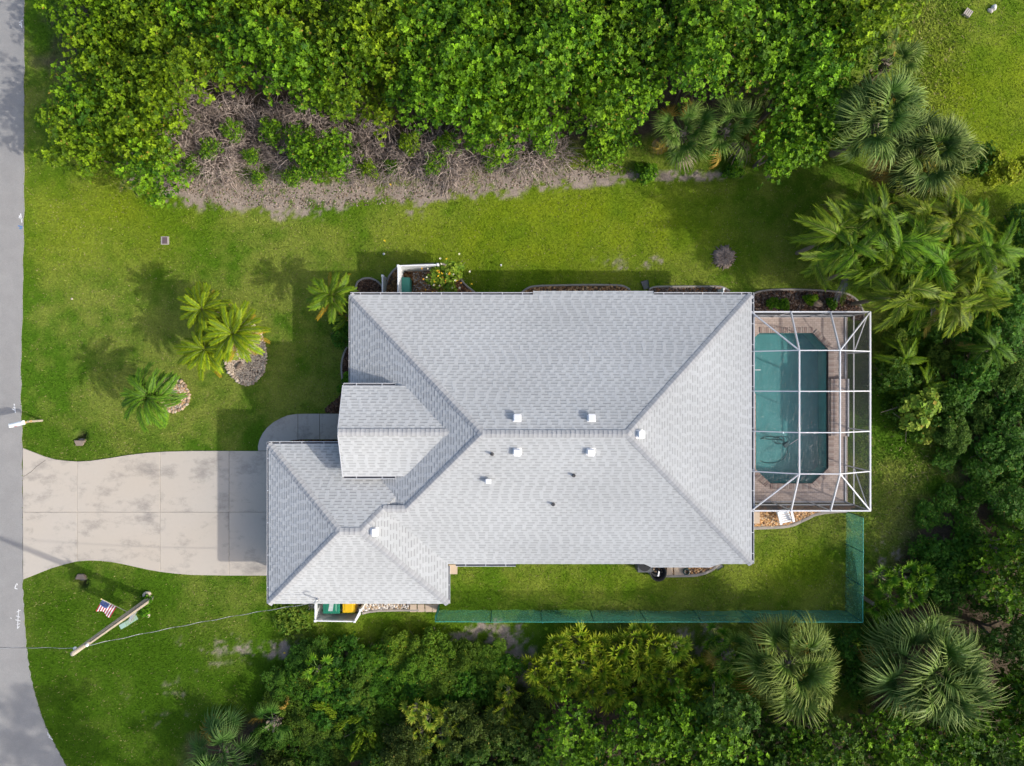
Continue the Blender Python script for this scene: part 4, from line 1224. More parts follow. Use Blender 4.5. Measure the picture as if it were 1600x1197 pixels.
# ------------------------------------------------------------------ utility pole with box, flag, wires
pole_b = P(235, 935)
pole_t = P(113, 1022, 7.0)
pole = empty('utility_pole', pole_b, 'weathered wooden utility pole on the front lawn', 'utility pole')
pts = [pole_b + (pole_t - pole_b) * (i / 10) for i in range(11)]
pts[0] = pts[0] - Vector((0, 0, .2))
obj('shaft', MB().tube(pts, [.155 - .006 * i for i in range(11)], 14).mesh('shaft', smooth=True), M_WOOD, pole, world_coords=True)
M_BOX = mat('pale_green_metal', (.30, .44, .37), .5, var=.06)
bxo = obj('terminal_box', MB().box((0, 0, 0), (.30, .24, 1.15)).mesh('terminal_box', bevel=.015), M_BOX, pole, loc=P(201, 972, 1.5), rot=(0, 0, .5), world_coords=True)
obj('bracket', MB().bar(P(203, 972, 1.55), pole_b + (pole_t - pole_b) * .22, .12, .3).mesh('bracket'), M_STEEL, pole, world_coords=True)
ins = MB(); ins.lathe([(.05, -.06), (.07, -.02), (.045, 0), (.07, .03), (.03, .07)], 10)
for p in (P(117, 1013, 6.6), P(136, 1008, 6.2)):
    obj('insulator', ins.mesh('insulator'), M_VINYL, pole, loc=p, world_coords=True)
obj('conduit', MB().tube([pole_b + (pole_t - pole_b) * f + Vector((.16, .1, 0)) for f in (.0, .3, .6, .85)], .03, 6).mesh('conduit'), M_LEADGREY, pole, world_coords=True)

fa, fb = P(205, 959, 1.87), P(158, 936, 2.62)
flag = empty('national_flag', fa, 'stars and stripes flag on a slanted staff fixed to the utility pole', 'flag')
obj('staff', MB().tube([fa, fb], .017, 8).mesh('staff'), mat('staff_wood', (.42, .38, .28), .6), flag, world_coords=True)
obj('finial', MB().lathe([(.001, -.04), (.03, -.02), (.035, 0), (.02, .03), (.001, .04)], 10, fb).mesh('finial', True), mat('gilt', (.7, .55, .2), .35), flag, world_coords=True)
hoist = fa - fb
h0 = fb + hoist * .04; h1 = fb + hoist * .52
fly = Vector((-.78, -.78, -.72))
NU, NV = 26, 39     # fly, hoist (13 stripes x 3)
V, Fq, mi = [], [], []
nn = (h1 - h0).cross(fly).normalized()
def flag_pt(u, v, lift=0.0):
    p = h0 + (h1 - h0) * v + fly * u
    return p + nn * (.07 * u * math.sin(v * 7 + u * 5) + .04 * math.sin(u * 9) * u + lift) + Vector((0, 0, -.10 * u * u))
for i in range(NU + 1):
    for j in range(NV + 1):
        V.append(flag_pt(i / NU, j / NV))
for i in range(NU):
    for j in range(NV):
        a = i * (NV + 1) + j
        Fq.append((a, a + 1, a + NV + 2, a + NV + 1))
        st = j // 3
        mi.append(2 if (i / NU < .40 and st < 7) else (0 if st % 2 == 0 else 1))
me = mesh_from('cloth', V, Fq, True)
for m in (mat('flag_red', (.40, .018, .035), .7), mat('flag_white', (.78, .78, .78), .7, var=.02), mat('flag_blue', (.035, .075, .26), .7)): me.materials.append(m)
me.polygons.foreach_set('material_index', np.array(mi, dtype=np.int32))
cloth = obj('cloth', me, None, flag, world_coords=True)
sm = MB()
for r_ in range(9):
    for k_ in range(6 if r_ % 2 == 0 else 5):
        u_ = .40 * ((k_ + (.5 if r_ % 2 == 0 else 1.0)) / 6); v_ = (7 / 13) * ((r_ + .5) / 9)
        for sgn in (.004, -.004):
            cc = flag_pt(u_, v_, sgn)
            e1 = fly.normalized(); e2 = (h1 - h0).normalized()
            ring = []
            for q in range(10):
                rr_ = .017 if q % 2 == 0 else .007
                ring.append(cc + (e1 * math.cos(q * .6283) + e2 * math.sin(q * .6283)) * rr_)
            sm.add(ring, [tuple(range(10))])
obj('stars', sm.mesh('stars'), bpy.data.materials['flag_white'], cloth, world_coords=True)

def twisted_wire(name, a, b, sag, label, r=.0065, pitch=1.25):
    t = empty(name, a, label, 'wire')
    L = (b - a).length; n = int(L / .06)
    for nm, ph, m in (('bare_strand', 0, M_STEEL), ('insulated_strand', math.pi * .67, M_BLACK), ('insulated_strand', math.pi * 1.33, M_BLACK)):
        pts = []
        d = (b - a).normalized(); s1 = d.cross(Vector((0, 0, 1))).normalized(); s2 = s1.cross(d)
        for i in range(n + 1):
            f = i / n; p = a + (b - a) * f - Vector((0, 0, sag * 4 * f * (1 - f)))
            an = f * L / pitch * 6.283 + ph
            pts.append(p + (s1 * math.cos(an) + s2 * math.sin(an)) * .016)
        obj(nm, MB().tube(pts, r * (1.25 if nm == 'bare_strand' else .7), 4, cap=False).mesh(nm), m, t, world_coords=True)
    return t
twisted_wire('service_drop', P(136, 1009, 6.2), MAST_TOP, .35, 'twisted service wire running from the pole to the garage roof')
twisted_wire('span_wire', P(117, 1013, 6.6), P(-120, 1014, 6.9), .1, 'overhead wire crossing the road from the pole top')

# ------------------------------------------------------------------ culverts, valve box, small things
M_OLDCON = concrete_mat('culvert_concrete', (.27, .22, .18), .5, stretch=(1, 1, 1), seed=2)
for k, cv in enumerate(CULVERTS):
    sg = -1 if k == 0 else 1            # towards the driveway
    t = empty('culvert_end', cv, ['concrete culvert mouth in the lawn above the driveway', 'concrete culvert mouth in the lawn below the driveway'][k], 'culvert')
    hb = MB(); hb.add([(-.30, sg * .20, -.45), (.30, sg * .20, -.45), (.30, sg * .20, .06), (-.30, sg * .20, .06), (-.16, sg * .48, -.45), (.16, sg * .48, -.45), (.16, sg * .48, .10), (-.16, sg * .48, .10)],
        [(0, 1, 2, 3), (4, 5, 6, 7), (0, 1, 5, 4), (3, 2, 6, 7), (1, 2, 6, 5), (0, 3, 7, 4)])
    obj('headwall', hb.mesh('headwall', bevel=.02), M_OLDCON, t)
    pp = MB(); pp.lathe([(.15, -.02), (.19, 0), (.19, .06), (.15, .06), (.14, -.2)], 16)
    obj('pipe', pp.mesh('pipe'), M_LEADGREY, t, loc=(0, sg * .19, -.22), rot=(sg * math.pi / 2, 0, 0))
vb = empty('valve_box', P(258, 376), 'small square meter box set in the front lawn', 'meter box')
obj('rim', MB().box((0, 0, .01), (.42, .42, .05)).mesh('rim', bevel=.01), mat('pale_rim', (.40, .36, .33), .8), vb)
obj('lid', MB().box((0, 0, .035), (.26, .34, .03)).mesh('lid', bevel=.005), mat('purple_lid', (.12, .085, .095), .7), vb)

# tree stump with torn fibrous edge
st = empty('tree_stump', P(1131, 402), 'wide grey tree stump left in the back lawn', 'stump')
V, Fq, C = [], [], []
na, nr = 48, 9
rs = np.random.default_rng(5)
ra = .58 + .06 * np.sin(np.arange(na) * .7) + rs.normal(0, .035, na)
for i in range(nr + 1):
    f = i / nr
    for k in range(na):
        a = 2 * math.pi * k / na
        z = .16 - .14 * max(0, f - .75) * 4 * (1 if True else 0) + rs.normal(0, .012) + .02 * math.sin(k * 3.1 + f * 5)
        r_ = f * ra[k] * (1 + .05 * (i == nr) * rs.normal())
        V.append((r_ * math.cos(a), r_ * math.sin(a), z)); g_ = .85 + .3 * rs.random() - .25 * (k % 5 == 0)
        C.append(np.array((.31, .245, .20)) * g_ * (.5 if f > .93 else 1))
for i in range(nr):
    for k in range(na):
        a = i * na + k; b_ = i * na + (k + 1) % na
        Fq.append((a, b_, b_ + na, a + na))
me = mesh_from('cut_face', V, Fq); set_tint(me, np.array(C)); obj('cut_face', me, M_TINT, st)
rt = MB()
for k in range(22):
    a = k * 6.283 / 22 + random.uniform(-.1, .1); L = random.uniform(.6, .74)
    rt.tube([(.45 * math.cos(a), .45 * math.sin(a), .12), (L * math.cos(a), L * math.sin(a), -.02)], [.05, .02], 5)
obj('roots', rt.mesh('roots'), mat('root_wood', (.22, .17, .135), .9, var=.3), st)

# splash block and downspout
sb = obj('splash_block', MB().add([(-.12, 0, .03), (.12, 0, .03), (.17, .45, .03), (-.17, .45, .03), (-.15, 0, .10), (.15, 0, .10), (.20, .46, .07), (-.20, .46, .07)], [(0, 1, 2, 3), (4, 0, 3, 7), (1, 5, 6, 2), (4, 5, 1, 0), (3, 2, 6, 7)]).mesh('splash_block'), mat('grey_plastic', (.12, .125, .13), .6), loc=P(1010, 452), rot=(0, 0, .25))
tag(sb, 'grey splash block on the lawn below the upper eave', 'splash block')
sb2 = obj('splash_block', sb.data.copy(), None, loc=P(1119, 876), rot=(0, 0, math.pi + .5)); tag(sb2, 'grey splash block poking out below the lower eave', 'splash block')
# black tub with a white bag, and a coiled hose pot
tb = empty('black_tub', P(1026, 892), 'round black plastic tub on the ground by the back wall', 'tub')
obj('tub', MB().lathe([(.30, 0), (.40, .42), (.43, .45), (.40, .45), (.37, .40), (.28, .06), (0.001, .06)], 28).mesh('tub', True), M_BLACK, tb)
obj('scoop', MB().add([(-.04, -.2, .30), (.07, -.22, .28), (.09, .05, .36), (.02, .1, .38), (0, -.05, .42)], [(0, 1, 2, 3), (0, 1, 4), (1, 2, 4), (2, 3, 4), (3, 0, 4)]).mesh('scoop'), M_VINYL, tb)
hpx = empty('hose_pot', P(1071, 892), 'dark coiled garden hose on the pale slab by the back wall', 'hose')
cp = [(.17 * math.cos(i * .5) * (1 - .003 * i), .17 * math.sin(i * .5) * (1 - .003 * i), .03 + .004 * i) for i in range(60)]
obj('coil', MB().tube(cp, .02, 6).mesh('coil', True), M_HOSE, hpx)
acu = empty('air_conditioner', P(1003, 877), 'grey air conditioner unit tucked under the lower eave', 'air conditioner')
obj('casing', MB().box((0, 0, .4), (.75, .75, .8)).mesh('casing', bevel=.03), mat('ac_grey', (.09, .095, .10), .5), acu)
obj('fan_grille', MB().lathe([(.30, .80), (.31, .83), (.28, .83), (.05, .83), (.04, .81)], 20).mesh('fan_grille'), M_BLACK, acu)

# garden chair
ch = empty('garden_chair', P(1222, 806), 'white slatted garden chair on the orange gravel by the pool cage', 'chair', rz=-1.35)
M_CHAIR = mat('white_resin', (.74, .77, .79), .4, var=.04)
for i in range(5): obj('seat_slat', MB().box((-.2 + i * .105, 0, .36 - i * .0 + .02 * i), (.09, .52, .022)).mesh('seat_slat', bevel=.004), M_CHAIR, ch)
for i in range(6):
    y = -.25 + i * .1
    obj('back_slat', MB().bar((-.24, y, .36), (-.58, y * 1.12, .98 - abs(y) * .25), .085, .022, up=(1, 0, .4)).mesh('back_slat', bevel=.004), M_CHAIR, ch)
for s in (-1, 1):
    obj('armrest', MB().box((-.05, s * .33, .58), (.68, .13, .025)).mesh('armrest', bevel=.006), M_CHAIR, ch)
    obj('leg', MB().box((.22, s * .33, .28), (.07, .04, .56)).mesh('leg'), M_CHAIR, ch)
    obj('leg', MB().bar((.2, s * .29, .40), (-.52, s * .29, .04), .04, .09).mesh('leg'), M_CHAIR, ch)

# marker flags and sprinkler stakes
M_YEL = mat('yellow_marker', (.75, .52, .02), .5)
def marker(px, py, label, m=M_YEL, h=.35):
    t = empty('marker_flag', P(px, py), label, 'marker')
    obj('wire', MB().tube([(0, 0, 0), (0, 0, h)], .006, 5).mesh('wire'), M_STEEL, t)
    obj('pennant', MB().add([(0, 0, h), (.10, -.03, h - .02), (.09, -.06, h - .10), (0, 0, h - .10), (.01, .05, h - .03), (.1, .04, h - .05)], [(0, 1, 2, 3), (0, 4, 5, 1)]).mesh('pennant'), m, t)
marker(601, 378, 'yellow marker flag on the lawn above the white privacy screen')
marker(446, 1017, 'yellow marker flag on the lawn below the garage')
marker(610, 291, 'yellow marker flag on the sandy strip below the thicket')
stake = empty('sprinkler_stake', P(783, 416), 'white sprinkler stake standing in the back lawn', 'sprinkler')
obj('riser', MB().tube([(0, 0, 0), (0, 0, .38)], .02, 8).mesh('riser'), M_VINYL, stake); obj('head', MB().lathe([(.02, .36), (.045, .38), (.045, .44), (.02, .46)], 10).mesh('head'), M_VINYL, stake)
for k, (px, py) in enumerate(((600, 397), (113, 467))):
    s_ = empty('sprinkler_stake', P(px, py), ['small white sprinkler head beside the short vinyl panel shadow', 'brown sprinkler head in the lawn near the road'][k], 'sprinkler')
    obj('head', MB().lathe([(.05, 0), (.06, .05), (.03, .08)], 10).mesh('head'), M_VINYL if k == 0 else M_WOOD, s_)
# things on the neighbouring lawn
cr = empty('wooden_crate', P(1510, 22), 'small weathered slatted crate on the far bright lawn', 'crate', rz=-.6)
for i in range(4): obj('slat', MB().box((-.15 + i * .1, 0, .16), (.07, .36, .025)).mesh('slat'), mat('grey_slat', (.42, .37, .33), .9) if i == 0 else bpy.data.materials['grey_slat'], cr)
for s in (-1, 1): obj('side', MB().box((0, s * .17, .08), (.38, .02, .14)).mesh('side'), bpy.data.materials['grey_slat'], cr)
rock(P(1553, 12, .1), (.15, .13, .13), (.62, .6, .58), 'white rock at the top of the far lawn', 11)
rock(P(1547, 17, .06), (.13, .1, .09), (.5, .46, .43), 'pale flat stone beside the white rock on the far lawn', 12)

# ------------------------------------------------------------------ foliage builders
def unit(v):
    return v / (np.linalg.norm(v, axis=-1, keepdims=True) + 1e-9)

def rosettes(c, n, size, K, lw, r, el=(0.05, 0.7), fold=.25):
    """leaf whorls: c centres, n facing; returns verts, tris, leaf-wise random"""
    N = len(c)
    ref = np.where(np.abs(n[:, 2:3]) < .9, np.array([[0, 0, 1.]]), np.array([[1., 0, 0]]))
    u = unit(np.cross(n, ref)); v = np.cross(n, u)
    a = (np.arange(K)[None] * 2 * math.pi / K + r.random((N, 1)) * 6.28 + r.normal(0, .25, (N, K)))
    E = el[0] + (el[1] - el[0]) * r.random((N, K))
    d = u[:, None] * np.cos(a)[..., None] + v[:, None] * np.sin(a)[..., None]
    side = -u[:, None] * np.sin(a)[..., None] + v[:, None] * np.cos(a)[..., None]
    nn = np.broadcast_to(n[:, None], d.shape)
    ax = d * np.cos(E)[..., None] + nn * np.sin(E)[..., None]
    upv = np.cross(ax, side)
    L = (size[:, None] * (0.75 + .5 * r.random((N, K))))[..., None]
    W = L * lw
    base = c[:, None] + ax * L * .06
    mid = c[:, None] + ax * L * .55
    tip = c[:, None] + ax * L - nn * L * .18
    l_ = mid + side * W * .5 + nn * W * fold * .5
    r__ = mid - side * W * .5 + nn * W * fold * .5
    V = np.stack([base, l_, tip, r__], 2).reshape(-1, 3)
    k = np.arange(N * K) * 4
    F = np.concatenate([np.stack([k, k + 1, k + 2], -1), np.stack([k, k + 2, k + 3], -1)])
    return V, F, N * K

def crown_mesh(name, seed, R=1.7, H=1.5, n=1500, leaf=.15, lw=.5, K=8, hue=((.10, .19, .012), (.17, .235, .012)), lobes=34, gap=.0, el=(0.05, .7), low=.0, sep=0, lsz=1.0):
    """a lumpy crown: lobes on a dome, whorls of leaves over each lobe. Dome's middle at z=0"""
    r = np.random.default_rng(seed)
    th = r.random(lobes) * 6.283; rad = np.sqrt(r.random(lobes))
    ir = 1 + .22 * np.sin(th * 3 + seed) + .15 * np.sin(th * 5 + 2 * seed)
    lc = np.stack([np.cos(th) * rad * R * .80 * ir, np.sin(th) * rad * R * .80 * ir, H * (np.sqrt(np.clip(1 - rad ** 2 * .85, 0, 1)) - .45) + r.normal(0, .16 + .22 * (lsz < 1), lobes) * H], -1)
    lr = R * lsz * (.20 + .22 * r.random(lobes))
    pick = r.integers(0, lobes, n)
    d = r.normal(size=(n, 3)); d[:, 2] = np.abs(d[:, 2]) * 1.0 - .35; d = unit(d)
    depth = 1 - .38 * r.random(n) ** 2
    c = lc[pick] + d * (lr[pick] * depth)[:, None]
    if low:
        ex = int(n * low); pk = r.integers(0, lobes, ex)
        c2 = lc[pk] + r.normal(0, .3, (ex, 3)) * R * .5; c2[:, 2] -= H * (.35 + .5 * r.random(ex)); c = np.vstack([c, c2]); d = np.vstack([d, unit(r.normal(size=(ex, 3)))]); pick = np.concatenate([pick, pk])
    if sep:
        cells = {}; ok = []
        for i, q in enumerate(c):
            key = (int(q[0] // sep), int(q[1] // sep), int(q[2] // sep)); bad = False
            for dx in (-1, 0, 1):
                for dy in (-1, 0, 1):
                    for dz in (-1, 0, 1):
                        for j in cells.get((key[0] + dx, key[1] + dy, key[2] + dz), ()):
                            e_ = c[j] - q
                            if e_[0] * e_[0] + e_[1] * e_[1] + e_[2] * e_[2] < sep * sep: bad = True; break
            if not bad: cells.setdefault(key, []).append(i); ok.append(i)
        c, d, pick = c[ok], d[ok], pick[ok]
    nrm = unit(d * .8 + np.array([0, 0, .7]) + r.normal(0, .15, d.shape))
    N = len(c)
    V, F, nl = rosettes(c, nrm, leaf * (.75 + .5 * r.random(N)), K, lw, r, el)
    h0, h1 = np.array(hue[0]), np.array(hue[1])
    lob_t = r.random(lobes)[pick]; t = np.clip(.25 * lob_t + .95 * r.random(N) ** 1.25 - .12, 0, 1)
    col = h0 + (h1 - h0) * t[:, None]
    col = np.repeat(col, K, 0) * (.66 + .62 * r.random((nl, 1)))
    rare = r.random(nl) < .012
    col[rare] = np.array([.26, .20, .03])
    me = mesh_from(name, V, F); set_tint(me, np.repeat(col, 4, 0)); me.materials.append(M_LEAF)
    return me

def trunk_mesh(seed, h, R):
    r = random.Random(seed); mb = MB()
    for k in range(r.randint(2, 4)):
        a = r.random() * 6.28; e = Vector((math.cos(a) * R * .45, math.sin(a) * R * .45, h * .8))
        m = Vector((e.x * .3, e.y * .3, h * .45)) + Vector((r.uniform(-.1, .1), r.uniform(-.1, .1), 0))
        mb.tube([(0, 0, -.1), m * .6, m, e], [.10, .075, .06, .03], 6)
        for _ in range(3):
            a2 = r.random() * 6.28
            mb.tube([m + (e - m) * r.random(), e + Vector((math.cos(a2) * R * .5, math.sin(a2) * R * .5, r.uniform(-.2, .3)))], [.03, .012], 4)
    return mb.mesh('trunk')

GREEN = ((.024, .085, .004), (.190, .365, .010))
YGREEN = ((.045, .105, .004), (.235, .370, .010))
DARKG = ((.036, .095, .010), (.080, .160, .012))
OLIVE = ((.070, .120, .018), (.130, .185, .026))
CR_BIG = [crown_mesh('crown', 11 + i, 1.75, 1.5, 2300, .160, .56, 7, GREEN, 62, low=.05, sep=.215, lsz=.56, el=(.0, .85)) for i in range(5)]
CR_YEL = [crown_mesh('crown', 31 + i, 1.75, 1.4, 2500, .150, .56, 7, YGREEN, 66, low=.05, sep=.20, lsz=.55, el=(.0, .85)) for i in range(4)]
CR_FINE = [crown_mesh('crown', 51 + i, 1.2, .8, 2600, .105, .42, 6, OLIVE, 50, low=.15, el=(.1, 1.2), lsz=.7) for i in range(3)]
CR_DARK = [crown_mesh('crown', 61 + i, 1.3, 1.0, 2200, .12, .5, 7, DARKG, 56, low=.15, sep=.13, lsz=.65) for i in range(4)]
CR_SMALL = [crown_mesh('crown', 71 + i, .75, .6, 600, .12, .5, 7, GREEN, 18, low=.2) for i in range(3)]
TRUNKS = [trunk_mesh(80 + i, 3.2, 1.5) for i in range(4)]
for t_ in TRUNKS: t_.materials.append(M_BARK)
ORD = ['first', 'second', 'third', 'fourth', 'fifth', 'sixth', 'seventh', 'eighth', 'ninth', 'tenth', 'eleventh', 'twelfth', 'thirteenth', 'fourteenth', 'fifteenth', 'sixteenth', 'seventeenth', 'eighteenth', 'nineteenth', 'twentieth'] + ['%dth' % i for i in range(21, 60)]

def place_tree(name, px, py, h, crown, label, cat, group, scale=1.0, color=(1, 1, 1), zs=1.0, trunk=True, rz=None):
    """crown top seen at pixel (px,py); h = height of the crown's middle"""
    p = P(px, py, h)
    t = empty(name, (p.x, p.y, 0), label, cat, group)
    co = obj('crown', crown, None, t, loc=(0, 0, h), rot=(0, 0, random.random() * 6.28 if rz is None else rz), scale=(scale, scale, scale * zs))
    co.color = (*color, 1)
    if trunk:
        s = h / 3.2
        obj('trunk', random.choice(TRUNKS), None, t, scale=(max(.5, scale), max(.5, scale), s), rot=(0, 0, random.random() * 6.28))
    return t

def sample_poly(poly, dmin, rng, tries=6000, avoid=()):
    poly_a = np.array(poly); lo, hi = poly_a.min(0), poly_a.max(0)
    out = []
    for _ in range(tries):
        c = lo + rng.random(2) * (hi - lo)
        if not in_poly(np.array([c[0]]), np.array([c[1]]), poly)[0]: continue
        if any((c[0] - o[0]) ** 2 + (c[1] - o[1]) ** 2 < dmin * dmin for o in out): continue
        if any(((c[0] - a[0]) / a[2]) ** 2 + ((c[1] - a[1]) / a[3]) ** 2 < 1 for a in avoid): continue
        out.append((float(c[0]), float(c[1])))
    return out

def rows(pts, edges, names):
    """split points in bands by y and order each by x"""
    res = []
    for (a, b), nm in zip(edges, names):
        band = sorted([p for p in pts if a <= p[1] < b])
        for k, p in enumerate(band): res.append((p, nm, k))
    return res

# ------------------------------------------------------------------ the thicket along the top
THICKET = [(128, -50), (140, 60), (155, 105), (140, 150), (130, 190), (112, 222), (135, 252), (180, 272), (240, 275), (262, 258), (235, 222), (215, 190), (250, 150), (330, 108), (420, 112), (490, 145), (560, 160), (640, 185), (690, 172), (740, 180), (830, 195), (880, 182), (990, 165), (1040, 120), (1150, 115), (1200, 160), (1215, 235), (1245, 255), (1275, 245), (1290, 180), (1310, 110), (1345, 75), (1365, 20), (1360, -50)]
rng = np.random.default_rng(17)
pts = sample_poly(THICKET, 42, rng)
ROWS = [(-999, -15), (-15, 35), (35, 95), (95, 160), (160, 400)]
RN = ['topmost', 'rearmost', 'second', 'third', 'front']
for (px, py), nm, k in rows(pts, ROWS, RN):
    r = random.random()
    yel = (px < 640 and random.random() < .8) or (px > 1280 and random.random() < .5) or random.random() < .08
    edge_low = py > 150 or px < 190
    h = random.uniform(1.7, 2.4) if px < 210 else random.uniform(2.5, 3.3) if px < 300 else (random.uniform(2.6, 3.8) if edge_low else random.uniform(3.4, 5.2))
    cr = random.choice(CR_YEL if yel else CR_BIG)
    tone = random.uniform(.82, 1.15)
    place_tree('broadleaf_tree', px, py, h, cr, '%s broadleaf tree, %s from the road in the %s row of the thicket' % ('yellowish green' if yel else 'bright green', ORD[k], nm), 'tree', 'broadleaf trees of the thicket', random.uniform(.80, 1.12), (tone * random.uniform(.92, 1.1), tone, tone * random.uniform(.8, 1.1)), random.uniform(.8, 1.1))
# low leafy shrubs in front of the thicket
for k, (px, py, h, s, lab) in enumerate([
    (470, 225, 1.7, .62, 'bright green shrub standing amid the dead brush'), (520, 240, 1.7, .68, 'broad green shrub amid the dead brush, nearer the house'), (485, 262, 1.2, .48, 'low green shrub at the sandy edge of the dead brush'),
    (575, 265, .9, .34, 'small leafy shrub at the right end of the first dead brush'), (700, 225, 1.2, .38, 'thin green sapling sprouting from the second dead brush'), (330, 232, 1.2, .36, 'small green sapling inside the first dead brush'),
    (395, 245, 1.0, .3, 'tiny green sapling in the middle of the first dead brush'), (850, 225, 1.3, .4, 'small green shrub hanging over the sandy edge'), (940, 235, 1.2, .6, 'loose green shrub between the dead brush and fan palms'), (975, 215, 1.4, .55, 'leafy green shrub just before the small fan palms'),
    (640, 225, 1.4, .36, 'yellowish sapling over the second dead brush'), (250, 232, 1.3, .4, 'green sapling where the dead brush meets the left tree lobe'), (425, 205, 1.4, .42, 'green sapling before the thicket above the broad shrub'), (455, 275, .8, .34, 'low sprawling shrub on the sandy edge near the broad shrub'), (405, 280, .6, .26, 'tiny weed tuft on the sandy strip'), (615, 262, .7, .28, 'small weed tuft at the foot of the second dead brush'), (745, 215, 1.5, .45, 'green branch drooping into the second dead brush'), (800, 245, .8, .26, 'weed tuft in the thin end of the dead brush'), (680, 255, 1.0, .38, 'leafy shrub low in the second dead brush'), (770, 250, .9, .34, 'leafy shrub low in the second dead brush, farther from the road'), (300, 262, .9, .34, 'leafy weed shrub at the sandy corner beside the left tree lobe'), (365, 205, 1.3, .34, 'thin sapling high in the first dead brush')]):
    place_tree('leafy_shrub', px, py, h, random.choice(CR_BIG if k not in (3, 10) else CR_YEL), lab, 'shrub', 'leafy shrubs before the thicket', s)

# dead brush: tangles of bare twigs
def tubes(paths, rad, sides=3):
    N, M_, _ = paths.shape
    t = np.gradient(paths, axis=1); t = unit(t)
    ref = np.array([0.3, 0.5, .81]); u = unit(np.cross(t, ref)); v = np.cross(t, u)
    an = np.arange(sides) * 2 * math.pi / sides
    V = paths[:, :, None] + (u[:, :, None] * np.cos(an)[:, None] + v[:, :, None] * np.sin(an)[:, None]) * rad[:, :, None, None]
    idx = np.arange(N * M_ * sides).reshape(N, M_, sides)
    a = idx[:, :-1]; b = idx[:, 1:]
    F = np.stack([a, np.roll(a, -1, 2), np.roll(b, -1, 2), b], -1).reshape(-1, 4)
    return V.reshape(-1, 3), F
def brush_mesh(seed, R=1.3, H=1.3, n=520):
    r = np.random.default_rng(seed)
    a = r.random(n) * 6.283; rr = np.sqrt(r.random(n)) * R * .8
    p = np.stack([np.cos(a) * rr, np.sin(a) * rr, r.random(n) * H * .8], -1)
    d = unit(np.stack([np.cos(a) * .5, np.sin(a) * .5, .45 + 0 * a], -1) + r.normal(0, .7, (n, 3)))
    M_ = 6; L = .35 + 1.0 * r.random(n) ** 1.5
    P_ = np.zeros((n, M_, 3)); P_[:, 0] = p
    for i in range(1, M_):
        d = unit(d + r.normal(0, .28, (n, 3)) + np.array([0, 0, -.10]))
        P_[:, i] = P_[:, i - 1] + d * (L / M_)[:, None]
    P_[..., 2] = np.maximum(P_[..., 2], .02)
    rad = (.013 + .016 * r.random(n) ** 3)[:, None] * np.linspace(1, .35, M_)[None]
    V, F = tubes(P_, rad)
    me = mesh_from('twigs', V, F)
    col = np.array([.375, .31, .25]) * (.45 + .95 * r.random((n, 1))) + np.array([.0, .0, .012])
    set_tint(me, np.repeat(col, M_ * 3, 0)); me.materials.append(M_TWIG); return me
BRUSH = [brush_mesh(90 + i) for i in range(4)]
brush_spots = [(240, 215), (285, 205), (325, 190), (370, 182), (265, 245), (310, 240), (355, 228), (400, 215), (440, 190), (345, 256), (440, 236), (475, 200), (545, 195), (590, 215), (560, 262), (600, 255), (645, 245), (690, 240), (735, 238), (780, 235), (825, 240), (865, 238), (700, 262), (240, 180), (300, 170)]
for k, ((px, py), nm, j) in enumerate(rows(brush_spots, [(0, 196), (196, 226), (226, 252), (252, 400)], ['back', 'second', 'third', 'front'])):
    p = P(px, py, .7)
    t = empty('dead_bush', (p.x, p.y, 0), 'leafless grey brown bush, %s from the road in the %s row of dead brush' % (ORD[j], nm), 'dead bush', 'dead bushes before the thicket')
    o = obj('twigs', BRUSH[k % 4], None, t, rot=(0, 0, k * 1.3), scale=(random.uniform(.75, 1.05),) * 2 + (random.uniform(.8, 1.3),))
    tn = random.uniform(.85, 1.25); o.color = (tn, tn, tn * 1.03, 1)
    obj('stem', MB().tube([(0, 0, -.05), (.05, .05, .35), (-.1, .12, .8)], [.05, .04, .02], 6).mesh('stem'), M_BARK, t)

strip = [P2(*p) for p in [(200, 250), (300, 235), (470, 245), (560, 240), (900, 240), (1000, 268), (880, 288), (700, 305), (620, 318), (480, 326), (330, 320), (290, 300)]]
lt = scatter_stones('leaf_litter', strip, 5200, .032, [(.20, .15, .11), (.27, .21, .16), (.33, .28, .22), (.13, .10, .07), (.09, .13, .03)], None, z=.0, flat=.35, elong=2.2, seed=77)
tag(lt, 'dry leaf litter and broken twigs along the sandy thicket edge', 'leaf litter')

